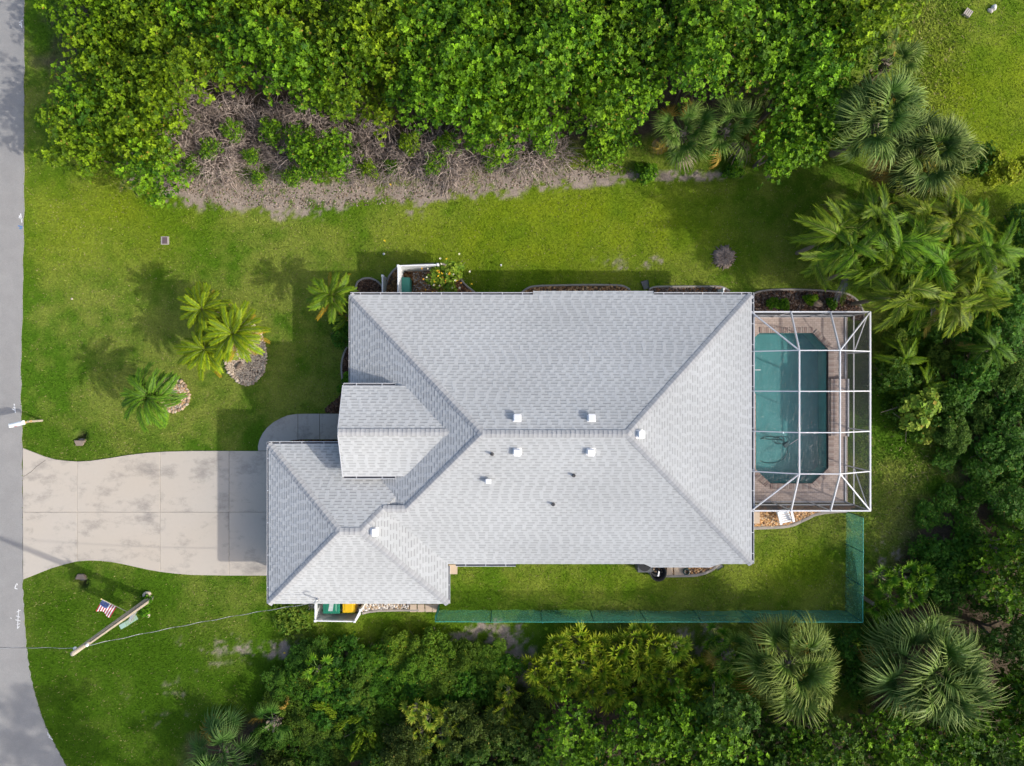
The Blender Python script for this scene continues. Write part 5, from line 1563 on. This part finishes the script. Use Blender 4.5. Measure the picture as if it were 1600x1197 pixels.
# ------------------------------------------------------------------ palms
def fan_leaf(seed, Lp=1.30, R=.98, nseg=44, spread=2.3, droop=.50, c0=(.045, .110, .012), c1=(.265, .315, .075), wmul=1.0):
    """petiole along +x with a pleated fan whose segments droop at the tips"""
    r = np.random.default_rng(seed)
    mb = MB(); mb.tube([(0, 0, 0), (Lp * .5, 0, .05), (Lp, 0, 0)], [.035, .026, .018], 5, cap=False)
    V = [tuple(v) for v in mb.v]; F = list(mb.f); C = [np.array((.16, .22, .06))] * len(V)
    hub = np.array([Lp, 0, 0.])
    st = [.03, .32, .62, .84, 1.0]
    wd = [.010, .034, .022, .011, .002]
    for k in range(nseg):
        a = -spread + 2 * spread * k / (nseg - 1) + r.normal(0, .03)
        Rk = R * (1 - .18 * (abs(a) / spread) ** 2) * (.9 + .2 * r.random())
        dirv = np.array([math.cos(a), math.sin(a), 0]); sd = np.array([-math.sin(a), math.cos(a), 0])
        tl = .5 * (1 if k % 2 else -1) + r.normal(0, .2)
        dr = droop * (.6 + .8 * r.random()); bend = r.normal(0, .06)
        n0 = len(V); bright = .75 + .5 * r.random()
        for s, w in zip(st, wd):
            arch = -.18 * (s * Rk * math.cos(a) / R) ** 2 - dr * max(0, s - .35) ** 2 * 1.9 * Rk + .10 * s * Rk
            p = hub + dirv * (s * Rk * (1 - .22 * max(0, s - .5))) + sd * bend * s * s
            for sg in (-1, 1):
                q = p + sd * (sg * w * wmul * math.cos(tl)) + np.array([0, 0, arch + sg * w * wmul * math.sin(tl)])
                V.append(tuple(q)); f = s ** 1.6
                C.append((np.array(c0) * (1 - f) + np.array(c1) * f) * bright)
        for i in range(len(st) - 1):
            a0 = n0 + 2 * i; F.append((a0, a0 + 1, a0 + 3, a0 + 2))
    me = mesh_from('frond', V, F); set_tint(me, np.array(C)); me.materials.append(M_FROND); return me

def feather_leaf(seed, L=1.6, nl=34, ll=.42, lw=.030, arch=.55, rise=.5, side=0.0, vee=.5, c0=(.09, .17, .012), c1=(.20, .24, .02), droop=.25):
    """arching midrib with leaflets in two ranks"""
    r = np.random.default_rng(seed)
    ts = np.linspace(0, 1, 14)
    def mid(t): return np.array([L * (t - .12 * arch * t * t), side * L * t * t, L * (rise * t - (arch + rise * .3) * t * t)])
    mb = MB(); mb.tube([mid(t) for t in ts], [.028 * (1 - .85 * t) for t in ts], 5, cap=False)
    V = [tuple(v) for v in mb.v]; F = list(mb.f); C = [np.array((.22, .25, .06))] * len(V)
    for k in range(nl):
        t = .14 + .86 * k / (nl - 1)
        p = mid(t); tg = mid(min(1, t + .02)) - mid(t - .02); tg /= np.linalg.norm(tg)
        sd0 = np.cross(np.array([0, 0, 1.]), tg); sd0 /= np.linalg.norm(sd0); up = np.cross(tg, sd0)
        pl = ll * (math.sin(math.pi * (.12 + .80 * (t - .1))) ** .8) * (.85 + .3 * r.random())
        fw = .45 + .55 * t
        for sg in (-1, 1):
            d = sd0 * sg * math.cos(vee) + up * math.sin(vee) * (.7 + .6 * r.random()) + tg * fw + r.normal(0, .06, 3)
            d /= np.linalg.norm(d)
            wv = np.cross(d, up); wv /= np.linalg.norm(wv)
            n0 = len(V); br = .7 + .6 * r.random()
            for s, w in ((0, .35), (.4, 1.0), (.75, .75), (1, .08)):
                q = p + d * pl * s + np.array([0, 0, -droop * pl * s * s * (1 + .5 * r.random())])
                for e_ in (-1, 1):
                    V.append(tuple(q + wv * e_ * w * lw * .5)); C.append((np.array(c0) * (1 - s) + np.array(c1) * s) * br)
            for i in range(3):
                a0 = n0 + 2 * i; F.append((a0, a0 + 1, a0 + 3, a0 + 2))
    me = mesh_from('frond', V, F); set_tint(me, np.array(C)); me.materials.append(M_FROND); return me

FAN = [fan_leaf(200 + i) for i in range(4)]
FAN_OLD = [fan_leaf(220 + i, c0=(.24, .19, .03), c1=(.34, .20, .035), droop=.55) for i in range(2)]
FAN_DEAD = [fan_leaf(230, c0=(.24, .18, .12), c1=(.30, .24, .18), droop=.9)]
PALMETTO = [fan_leaf(240 + i, Lp=.62, R=.50, nseg=18, spread=1.8, droop=.08, c0=(.075, .19, .010), c1=(.27, .34, .02), wmul=1.35) for i in range(3)]

def palm_trunk(h, r0, r1, boots=True, seed=0):
    mb = MB(); n = 12; r = random.Random(seed)
    lean = Vector((r.uniform(-.15, .15), r.uniform(-.15, .15), 0))
    pts = [Vector((0, 0, -.1)) + (lean + Vector((0, 0, h + .1))) * (i / n) for i in range(n + 1)]
    mb.tube(pts, [r0 + (r1 - r0) * i / n + .012 * (i % 2) for i in range(n + 1)], 10)
    if boots:
        for i in range(26):
            z = h * (.45 + .55 * i / 26); a = i * 2.4
            b = Vector((math.cos(a) * r1, math.sin(a) * r1, z)) + lean * (z / h)
            mb.bar(b, b + Vector((math.cos(a) * .16, math.sin(a) * .16, .22)), .09, .03)
    return mb.mesh('trunk')

def palm(name, px, py, h, leaves, n, label, group, scale=1.0, elev=(1.35, -.45), color=(1, 1, 1), old=(), n_old=0, dead=(), n_dead=0, r0=.2, r1=.17, cat='palm', boots=True, jitter=.16, trunk=True, roll=.35):
    p = P(px, py, h)
    t = empty(name, (p.x, p.y, 0), label, cat, group)
    if trunk:
        obj('trunk', palm_trunk(h, r0, r1, boots, int(px)), M_PALMBARK, t)
    ph = random.random() * 6
    tot = n + n_old + n_dead
    for i in range(tot):
        f = i / max(1, tot - 1)
        el = elev[0] + (elev[1] - elev[0]) * f ** .8 + random.gauss(0, jitter)
        az = ph + i * 2.39996 + random.gauss(0, .12)
        if i >= n + n_old: me, cb = random.choice(dead), (1, 1, 1)
        elif i >= n: me, cb = random.choice(old), (1, 1, 1)
        else: me, cb = random.choice(leaves), color
        s = scale * random.uniform(.86, 1.1) * (.80 + .25 * min(1, f * 2.2))
        o = obj('frond', me, None, t, loc=(random.uniform(-.05, .05), random.uniform(-.05, .05), h - .05 - .25 * f), rot=Euler((random.gauss(0, roll), -el, az), 'XYZ'), scale=(s, s, s))
        k = random.uniform(.8, 1.2); o.color = (cb[0] * k, cb[1] * k, cb[2] * k, 1)
    return t

SILVER = (1.0, 1.05, 1.0)
SAB = dict(elev=(1.4, -.2), jitter=.30, roll=.7)
palm('sabal_palm', 1236, 1040, 2.7, FAN, 42, 'round cabbage palm crown below the green fence corner', 'cabbage palms', 1.16, color=(1.05, 1.05, .95), old=FAN_OLD, n_old=5, **SAB)
palm('sabal_palm', 1447, 1046, 2.5, FAN, 48, 'largest silvery cabbage palm at the lower end of the woods', 'cabbage palms', 1.42, color=(1.05, 1.1, 1.25), old=FAN_OLD, n_old=3, **SAB)
palm('sabal_palm', 1372, 190, 4.6, FAN, 40, 'big cabbage palm at the thicket corner by the far lawn', 'cabbage palms', 1.08, color=(.95, 1.05, 1.15), old=FAN_OLD, n_old=3, **SAB)
palm('sabal_palm', 1446, 238, 4.2, FAN, 38, 'cabbage palm with tan edges leaning over the far lawn', 'cabbage palms', 1.0, color=(1.0, 1.0, 1.15), old=FAN_OLD, n_old=7, **SAB)
palm('sabal_palm', 1388, 98, 3.9, FAN, 15, 'half hidden cabbage palm behind the thicket corner palms', 'cabbage palms', .75, color=SILVER, old=FAN_OLD, n_old=2, **SAB)
palm('sabal_palm', 1420, 290, 3.2, FAN, 16, 'lower cabbage palm between the corner palms and feather palms', 'cabbage palms', .85, color=(1.15, 1.05, .6), old=FAN_OLD, n_old=4, **SAB)
palm('sabal_palm', 1068, 205, 2.6, FAN, 16, 'small cabbage palm at the front of the thicket, nearer the road', 'cabbage palms', .80, color=(.9, 1.05, .9), old=FAN_OLD, n_old=4, dead=FAN_DEAD, n_dead=3, **SAB)
palm('sabal_palm', 1135, 200, 2.7, FAN, 16, 'small cabbage palm at the front of the thicket, nearer the pool', 'cabbage palms', .82, color=(.9, 1.05, .9), old=FAN_OLD, n_old=4, dead=FAN_DEAD, n_dead=2, **SAB)
palm('sabal_palm', 1142, 1022, 1.7, FAN, 13, 'small cabbage palm squeezed between palmettos and the round crown', 'cabbage palms', .6, color=(.8, 1.0, .6), old=FAN_OLD, n_old=2, **SAB)
palm('sabal_palm', 350, 1178, 1.1, FAN, 20, 'blue green cabbage palm at the lower lawn corner', 'cabbage palms', .98, color=(.62, .85, .95), old=FAN_OLD, n_old=1, **SAB)
palm('sabal_palm', 428, 1128, 1.3, FAN, 7, 'young fan palm with a rusty leaf beside the vine mound', 'cabbage palms', .6, color=(.6, .9, .6), old=FAN_OLD, n_old=3, **SAB)

# feather palms in the front yard
PYG = [feather_leaf(300 + i, L=1.55, nl=40, ll=.27, lw=.032, arch=.50, rise=.38, vee=.35, c0=(.060, .150, .004), c1=(.27, .33, .008), droop=.45) for i in range(4)]
PYG_OLD = [feather_leaf(310 + i, L=1.5, nl=34, ll=.2, lw=.022, arch=.55, rise=.25, vee=.3, c0=(.36, .24, .015), c1=(.42, .25, .02), droop=.7) for i in range(2)]
PYG_DEAD = [feather_leaf(315, L=1.3, nl=26, ll=.25, lw=.02, arch=.9, rise=.1, vee=.1, c0=(.22, .15, .11), c1=(.26, .19, .14), droop=.9)]
GP = 'feather palms in the front yard'
palm('pygmy_date_palm', 316, 483, 2.8, PYG, 36, 'yellow green feather palm, uppermost of the trio by the gravel island', GP, .80, (1.0, -.30), old=PYG_OLD, n_old=9, r0=.09, r1=.07, boots=False)
palm('pygmy_date_palm', 364, 521, 2.8, PYG, 38, 'yellow green feather palm of the trio standing nearest the house', GP, .92, (1.0, -.30), old=PYG_OLD, n_old=10, dead=PYG_DEAD, n_dead=4, r0=.09, r1=.07, boots=False)
palm('pygmy_date_palm', 320, 546, 2.6, PYG, 36, 'yellow green feather palm of the trio standing nearest the single palm', GP, .86, (1.0, -.30), old=PYG_OLD, n_old=7, r0=.09, r1=.07, boots=False)
XM = [feather_leaf(320 + i, L=1.75, nl=36, ll=.40, lw=.046, arch=.85, rise=.75, vee=.75, side=sd_ * 1.6, c0=(.035, .115, .008), c1=(.13, .24, .014), droop=.55) for i, sd_ in enumerate((.15, -.15, .05, -.05))]
palm('christmas_palm', 234, 621, 2.8, XM, 32, 'dark green arching feather palm by the small stone ring', GP, .80, (1.05, -.25), old=PYG_OLD, n_old=3, dead=PYG_DEAD, n_dead=2, r0=.12, r1=.08, boots=False)
YP = [feather_leaf(330 + i, L=1.5, nl=28, ll=.34, lw=.042, arch=.55, rise=.55, vee=.4, c0=(.06, .15, .008), c1=(.18, .26, .012), droop=.5) for i in range(3)]
palm('christmas_palm', 519, 463, 2.4, YP, 17, 'bright feather palm with golden tips at the upper roof corner', GP, .86, (1.2, -.2), old=PYG_OLD, n_old=7, r0=.10, r1=.08, boots=False)
palm('christmas_palm', 541, 492, 1.6, YP, 9, 'low feather palm tucked against the upper front eave', GP, .6, (1.0, -.1), r0=.08, r1=.06, boots=False)
# big clump of feather palms by the pool
BIG = [feather_leaf(340 + i, L=1.75, nl=38, ll=.48, lw=.042, arch=ar_, rise=1.15, vee=.50, side=sd_, c0=(.030, .095, .004), c1=(.19, .285, .014), droop=.55) for i, (sd_, ar_) in enumerate(((.5, 1.25), (-.5, 1.25), (.2, 1.15), (-.3, 1.4), (.75, 1.35), (-.75, 1.35)))]
BIG_OLD = [feather_leaf(350 + i, L=1.8, nl=36, ll=.4, lw=.04, arch=1.0, rise=.4, vee=.2, c0=(.26, .2, .04), c1=(.32, .24, .06), droop=.8) for i in range(2)]
BIG_DEAD = [feather_leaf(355 + i, L=1.8, nl=32, ll=.4, lw=.04, arch=1.15, rise=.3, vee=.1, c0=(.20, .18, .18), c1=(.25, .23, .24), droop=.9) for i in range(2)]
CLUMP = [(1275, 365), (1312, 345), (1350, 330), (1390, 340), (1432, 330), (1478, 345), (1520, 352), (1300, 390), (1345, 380), (1388, 385), (1430, 380), (1475, 390), (1520, 395), (1555, 400), (1315, 425), (1360, 430), (1402, 430), (1446, 428), (1490, 438), (1535, 445), (1390, 470), (1432, 476), (1475, 482), (1515, 480)]
for (px, py), nm, j in rows(CLUMP, [(0, 361), (361, 410), (410, 460), (460, 600)], ['uppermost row', 'second row', 'third row', 'lowest row']):
    px, py = 1424 + (px - 1415) * .84, 400 + (py - 405) * .86
    palm('areca_palm', px + random.uniform(-6, 6), py + random.uniform(-6, 6), random.uniform(3.4, 4.6), BIG, 18, 'arching feather palm of the big clump, %s from the house in the %s' % (ORD[j], nm), 'feather palms of the big clump', random.uniform(.72, .96), (1.35, -.1), color=(random.uniform(.75, 1.15), random.uniform(.8, 1.1), 1), old=BIG_OLD, n_old=1 if random.random() < .5 else 0, dead=BIG_DEAD, n_dead=1 if random.random() < .5 else 0, jitter=.3, roll=.7, r0=.10, r1=.08, boots=False)
for px, py, h, s, lab in [(1408, 560, 1.2, .66, 'young feather palm beside the pool cage, nearer the big clump'), (1442, 600, 1.1, .64, 'young feather palm beside the pool cage, nearer the round leaved bush'), (1545, 545, 2.6, .6, 'dim feather palm in the dark undergrowth')]:
    palm('areca_palm', px, py, h, BIG, 13, lab, 'young feather palms by the pool cage', s, (1.2, 0.0), color=(.95, 1.0, .8) if px < 1500 else (.6, .75, .8), old=BIG_OLD, n_old=2, r0=.09, r1=.07, boots=False)

# saw palmettos
def palmetto(px, py, h, n, label, s=1.0, color=(1, 1, 1), n_old=1):
    return palm('saw_palmetto', px, py, h, PALMETTO, n, label, 'saw palmettos', s, (1.3, .15), color, old=PALMETTO, n_old=n_old, cat='palmetto', trunk=True, r0=.10, r1=.09, boots=False, jitter=.25)
PMD = [(975, 1050, 140, 55)]
rngp = np.random.default_rng(4)
mound = [(840, 1040), (870, 1010), (930, 995), (1010, 998), (1070, 1015), (1098, 1050), (1105, 1085), (1060, 1100), (990, 1090), (930, 1090), (870, 1080), (840, 1060)]
pp_ = sample_poly(mound, 27, rngp, 3000)
for (px, py), nm, j in rows(pp_, [(0, 1020), (1020, 1047), (1047, 1072), (1072, 2000)], ['row along the green fence', 'second row', 'third row', 'last row']):
    y_ = random.random()
    palmetto(px, py, random.uniform(.8, 1.3), 19, 'saw palmetto, %s from the road in the mound\'s %s' % (ORD[j], nm), random.uniform(.85, 1.15), (1.0 + .45 * y_, 1.0 + .15 * y_, .9), 0)
for k, (px, py) in enumerate([(648, 1108), (672, 1120), (700, 1118), (655, 1142), (690, 1148), (717, 1134), (660, 1165)]):
    palmetto(px, py, 1.9, 12, 'starry saw palmetto in the lower woods, %s of the small cluster from the lawn side' % ORD[k], .72, (1.35, 1.1, 1.5), 0)
for k, (px, py) in enumerate([(795, 1080), (785, 1110), (805, 1130)]):
    palmetto(px, py, 1.6, 11, 'dull saw palmetto beside the vine mound, %s below the sandy gap' % ORD[k], .8, (1.1, .9, .9), 0)
for k, (px, py) in enumerate([(1380, 905), (1412, 898), (1392, 935), (1425, 930), (1368, 945), (1440, 900), (1120, 1000), (1128, 1045)]):
    palmetto(px, py, 1.3, 11, 'green saw palmetto outside the fence corner, %s in the string' % ORD[k] if k < 6 else ['green saw palmetto hugging the lower fence', 'green saw palmetto wedged beside the small cabbage palm'][k - 6], .85, (.65, .85, .6), 0)
palmetto(495, 1045, 1.5, 10, 'pale saw palmetto poking out of the vine mound', .8, (.8, 1.0, .7), 0)
palmetto(512, 1060, 1.4, 9, 'smaller saw palmetto poking out of the vine mound', .7, (.7, .95, .7), 0)

# ------------------------------------------------------------------ vine mound and woods along the bottom
MOUND = [(425, 1050), (470, 1030), (560, 1022), (660, 1012), (750, 1018), (790, 1045), (780, 1085), (720, 1100), (640, 1095), (600, 1150), (560, 1180), (440, 1180), (410, 1150), (430, 1110)]
rng = np.random.default_rng(29)
for (px, py), nm, k in rows(sample_poly(MOUND, 27, rng), [(0, 1050), (1050, 1090), (1090, 1135), (1135, 2000)], ['upper edge', 'upper middle', 'lower middle', 'lower edge']):
    dk = px < 560
    h = random.uniform(.5, .9)
    cr = random.choice(CR_FINE if random.random() < .75 else CR_DARK)
    tv = random.uniform(.72, 1.25)
    place_tree('vine_shrub', px, py, h, cr, '%s vine covered shrub, %s from the lawn along the mound\'s %s' % ('dark green' if dk else 'mid green', ORD[k], nm), 'shrub', 'vine covered shrubs below the garage', random.uniform(.7, 1.0), (.58 * tv * random.uniform(.8, 1.3), .82 * tv, .45 * tv) if dk else (.75 * tv * random.uniform(.8, 1.35), 1.08 * tv, .42 * tv), random.uniform(.35, .75))
CR_VINE = [crown_mesh('crown', 170 + i, .9, .3, 260, .12, .55, 6, ((.12, .21, .008), (.22, .30, .012)), 14, lsz=.8) for i in range(2)]
for k, (px, py, lab) in enumerate([(540, 1128, 'bright yellow green vine draped over the dark shrubs, nearer the lawn'), (585, 1152, 'bright yellow green vine draped over the dark shrubs, nearer the palmettos'), (505, 1105, 'narrow bright vine climbing the dark shrubs'), (560, 1160, 'lowest bright vine hanging over the dark shrubs')]):
    t = place_tree('vine', px, py, 1.25, CR_VINE[k % 2], lab, 'vine', 'bright vines', .75, (1, 1, 1), .8)
    t.children[0].scale = (.35, .95, .8)
WOODS_B = [(905, 1140), (960, 1120), (1040, 1118), (1110, 1130), (1150, 1110), (1210, 1140), (1330, 1150), (1340, 1120), (1400, 1150), (1490, 1150), (1540, 1110), (1575, 1030), (1560, 960), (1530, 900), (1560, 850), (1640, 830), (1650, 1235), (440, 1235), (420, 1215), (560, 1200), (700, 1190), (620, 1160), (760, 1110), (830, 1100), (860, 1125), (890, 1130)]
rng = np.random.default_rng(31)
wp = sample_poly(WOODS_B, 50, rng, 8000)
for (px, py), nm, k in rows(wp, [(0, 960), (960, 1060), (1060, 1130), (1130, 1190), (1190, 2000)], ['row above the largest palm', 'row level with the largest palm', 'row below the round palm', 'last full row', 'row cut off by the frame']):
    dk = px < 880 or (1180 < px < 1340)
    h = random.uniform(.8, 1.7) if px < 880 else random.uniform(2.0, 3.2)
    cr = random.choice(CR_FINE + CR_DARK) if px < 880 else random.choice(CR_BIG + CR_DARK[:1])
    tone = random.uniform(.75, 1.1) * (.72 if dk else .95)
    place_tree('broadleaf_tree', px, py, h, cr, '%s lower woods tree, %s from the road, %s' % ('dark' if dk else 'bright green', ORD[k], nm), 'tree', 'broadleaf trees of the lower woods', random.uniform(.8, 1.1) if cr in CR_BIG else random.uniform(1.0, 1.3), (tone, tone, tone), random.uniform(.85, 1.15))
CR_TALL = [crown_mesh('crown', 180 + i, 2.6, 1.8, 900, .19, .5, 8, GREEN, 60, lsz=.55) for i in range(2)]
for k, (px, py, h) in enumerate([(450, 1300, 9.0), (520, 1390, 10.0), (680, 1330, 9.0)]):
    g0 = P(px, py)
    t = empty('tall_tree', g0, 'tall loose crowned tree beyond the lower frame edge, %s from the road' % ORD[k], 'tree', 'tall trees shading the lower lawn')
    obj('crown', CR_TALL[k % 2], None, t, loc=(0, 0, h), rot=(0, 0, k * 1.9))
    obj('trunk', MB().tube([(0, 0, -.1), (.1, .05, h * .5), (0, .1, h)], [.22, .16, .07], 8).mesh('trunk'), M_BARK, t)
for k, (px, py, lab) in enumerate([(1448, 900, 'dark shrub right above the largest cabbage palm'), (1478, 930, 'dark shrub touching the upper right of the largest palm'), (1505, 895, 'leafy dark shrub between the largest palm and the rough grass'), (1472, 872, 'low dark shrub at the edge of the rough grass'), (1515, 860, 'dark shrub above the lower right woods'), (1540, 930, 'dark shrub on the woods side of the largest palm'), (1390, 985, 'dark shrub between the two big cabbage palms, upper'), (1345, 1060, 'dark shrub between the two big cabbage palms, lower'), (1335, 1010, 'low dark shrub just outside the fence corner'), (1115, 1060, 'dark shrub between the palmetto mound and round palm')]):
    place_tree('dark_shrub', px, py, .9, random.choice(CR_DARK), lab, 'shrub', 'dark shrubs round the big palms', .8, (.8, 1.05, .8), .8)
# undergrowth to the right of the pool
WOODS_R = [(1395, 520), (1470, 500), (1530, 500), (1590, 440), (1600, 350), (1660, 330), (1680, 840), (1590, 830), (1560, 720), (1520, 690), (1480, 680), (1420, 660), (1385, 600)]
rng = np.random.default_rng(37)
for (px, py), nm, k in rows(sample_poly(WOODS_R, 44, rng), [(0, 470), (470, 540), (540, 610), (610, 680), (680, 2000)], ['upper band', 'second band', 'middle band', 'fourth band', 'lower band']):
    near = px < 1490
    h = random.uniform(.5, 1.0) if near else random.uniform(.9, 2.0)
    cr = random.choice(CR_FINE + CR_DARK)
    tone = random.uniform(.8, 1.05)
    c_ = (tone * 1.0, tone * 1.1, tone * .6) if near else (tone * 1.0, tone * 1.25, tone * .9)
    place_tree('undergrowth_shrub', px, py, h, cr, '%s shrub, %s from the pool cage in the %s of the undergrowth' % ('yellowish green' if near else 'dark green', ORD[k], nm), 'shrub', 'undergrowth shrubs beyond the pool', random.uniform(.7, 1.05), c_, random.uniform(.7, 1.1))
LOW = [(1470, 700), (1540, 700), (1600, 850), (1540, 880), (1440, 890), (1420, 850), (1470, 780)]
for k, (px, py) in enumerate(sorted(sample_poly(LOW, 36, np.random.default_rng(41)))):
    place_tree('low_bush', px, py, .45, random.choice(CR_DARK), 'low green bush in the rough grass beyond the fence, %s counted from the fence' % ORD[k], 'bush', 'low bushes beyond the fence', random.uniform(.5, .8), (1.0, 1.25, .8), .5)
# round-leaved bush, flowering shrubs, ground cover
CR_ROUND = [crown_mesh('crown', 150 + i, .9, .7, 260, .17, .85, 4, ((.10, .20, .02), (.26, .32, .05)), 16, el=(.0, .5)) for i in range(2)]
place_tree('sea_grape', 1432, 640, 1.5, CR_ROUND[0], 'round leaved sea grape bush beyond the pool cage', 'bush', None, 1.2, (1.1, 1.1, .8))
place_tree('sea_grape', 1452, 668, 1.0, CR_ROUND[1], 'smaller round leaved bush below the sea grape', 'bush', None, .85, (1.1, 1.05, .7))
CR_GLOW = crown_mesh('crown', 160, 1.0, .8, 800, .14, .5, 7, ((.16, .22, .006), (.30, .34, .008)), 20)
place_tree('golden_shrub', 1566, 262, 1.5, CR_GLOW, 'glowing yellow green shrub on the far lawn', 'shrub', None, 1.0, (1, 1, 1))
place_tree('leafy_shrub', 1530, 255, 1.2, CR_DARK[1], 'dark green shrub beside the glowing yellow one', 'shrub', None, .7, (.8, 1, .8))
CR_FLOW = crown_mesh('crown', 161, .95, .55, 420, .14, .5, 6, ((.10, .20, .015), (.22, .30, .03)), 18, low=.1)
fl = place_tree('flowering_shrub', 695, 436, 1.2, CR_FLOW, 'yellow flowered shrub at the end of the white privacy screen', 'shrub', None, .95, (1.05, 1.05, .9))
r_ = np.random.default_rng(9); n = 46
c3 = np.stack([r_.normal(0, .55, n), r_.normal(0, .5, n), .25 + .3 * r_.random(n)], -1)
V, F, nl = rosettes(c3, np.tile([[0, 0, 1.]], (n, 1)), np.full(n, .06), 5, .8, r_, (.2, .6))
me = mesh_from('blossoms', V, F); pal = np.array([(.75, .5, .03), (.6, .3, .03), (.75, .7, .5)])[r_.integers(0, 3, n)]
set_tint(me, np.repeat(np.repeat(pal, 5, 0), 4, 0)); obj('blossoms', me, M_TINT, fl, loc=(0, 0, 1.2))
CR_COVER = crown_mesh('crown', 162, 1.5, .12, 240, .15, .6, 4, ((.07, .16, .015), (.17, .24, .025)), 30)
for k, (px, py, lab) in enumerate([(448, 962, 'leafy pothos patch on the lawn below the garage corner'), (470, 955, 'leafy patch beside the white bin screen'), (460, 978, 'loose leafy patch at the lower edge of the garage lawn')]):
    o = place_tree('ground_cover', px, py, .14, CR_COVER, lab, 'plant', None, .62, (1, 1, .9), 1.0, trunk=False)
place_tree('clipped_shrub', 535, 518, .9, CR_DARK[0], 'dark green clipped shrub under the front eave', 'shrub', None, .62, (.9, 1.15, .8))
place_tree('clipped_shrub', 547, 600, .6, CR_SMALL[1], 'small dark shrub in the front wall bed', 'shrub', None, .7, (.6, .8, .7))
for k, (px, py, lab) in enumerate([(1206, 473, 'small green plant in the mulch next to the cage corner post'), (1224, 476, 'spiky green plant in the cage side mulch'), (1268, 468, 'golden leaved plant in the cage side mulch'), (1300, 474, 'tallest green plant in the cage side mulch'), (1010, 270, 'low weed clump below the small cabbage palms'), (1150, 262, 'low leafy weeds under the cabbage palm fronds')]):
    place_tree('bed_plant', px, py, .3, CR_SMALL[k % 3], lab, 'plant', 'plants in the pool side mulch' if k < 4 else None, .42 if k < 4 else .7, (1.3, 1.2, .6) if k == 2 else (.8, .9, .9), 1, trunk=False)
for k, (px, py, lab) in enumerate([(230, 938, 'leafy plant growing at the foot of the utility pole'), (226, 956, 'green weed on the garage side of the pole foot')]):
    place_tree('pole_plant', px, py, .3, CR_SMALL[k], lab, 'plant', None, .38, (.7, .9, .8), 1, trunk=False)

# ------------------------------------------------------------------ grass
def grass_field():
    r = np.random.default_rng(99)
    N = 520000
    x = -26.5 + r.random(N) * 53.5; y = -20.5 + r.random(N) * 41.0
    keep = np.ones(N, bool)
    for poly in [rp, drive_xy, walk_xy, deck_rect] + house_rects + list(bed_xy.values()) + list(island_xy.values()):
        keep &= ~in_poly(x, y, poly)
    for cv in CULVERTS: keep &= ((x - cv.x) ** 2 + (y - cv.y) ** 2) > .10
    x, y = x[keep], y[keep]
    c, bare, dry = soil_fields(x, y)
    k2 = r.random(len(x)) > bare * .94
    px = x * 30 + 800; py = 598.5 - y * 30
    x, y, c, dry, px, py = x[k2], y[k2], c[k2], dry[k2], px[k2], py[k2]
    rough = np.clip(np.exp(-(((px - 1470) / 110) ** 2 + ((py - 760) / 120) ** 2)) * 1.6 + np.exp(-(((px - 1460) / 45) ** 2 + ((py - 70) / 110) ** 2)) * 1.3, 0, 1)
    n = len(x)
    a = r.random(n) * 6.283; tilt = .35 + .75 * r.random(n)
    h = (.055 + .05 * r.random(n)) * (1 + 2.2 * rough * r.random(n)); w = (.020 + .018 * r.random(n)) * (1 + .6 * rough)
    d = np.stack([np.cos(a) * np.sin(tilt), np.sin(a) * np.sin(tilt), np.cos(tilt)], -1)
    s = np.stack([-np.sin(a), np.cos(a), 0 * a], -1)
    b = np.stack([x, y, np.zeros(n) - .005], -1)
    m = b + d * (h * .55)[:, None]
    t = b + d * h[:, None] + np.stack([np.cos(a), np.sin(a), -.5 + 0 * a], -1) * (h * .3)[:, None]
    V = np.stack([b - s * w[:, None] * .5, b + s * w[:, None] * .5, m + s * w[:, None] * .45, t, m - s * w[:, None] * .45], 1).reshape(-1, 3)
    k = np.arange(n) * 5
    F = np.concatenate([np.stack([k, k + 1, k + 2], -1), np.stack([k, k + 2, k + 4], -1), np.stack([k + 4, k + 2, k + 3], -1)])
    col = c * (.75 + .6 * r.random((n, 1))) * 1.12
    straw = r.random(n) < .02 + .07 * dry
    col[straw] = np.array([.30, .27, .11]) * (.7 + .5 * r.random((straw.sum(), 1)))
    me = mesh_from('grass', V, F); set_tint(me, np.repeat(col, 5, 0))
    o = obj('grass', me, tint_mat('grass_blade', .7, .08, trans=.2))
    tag(o, 'short mown turf covering the yard round the house', 'grass', kind='stuff')
grass_field()
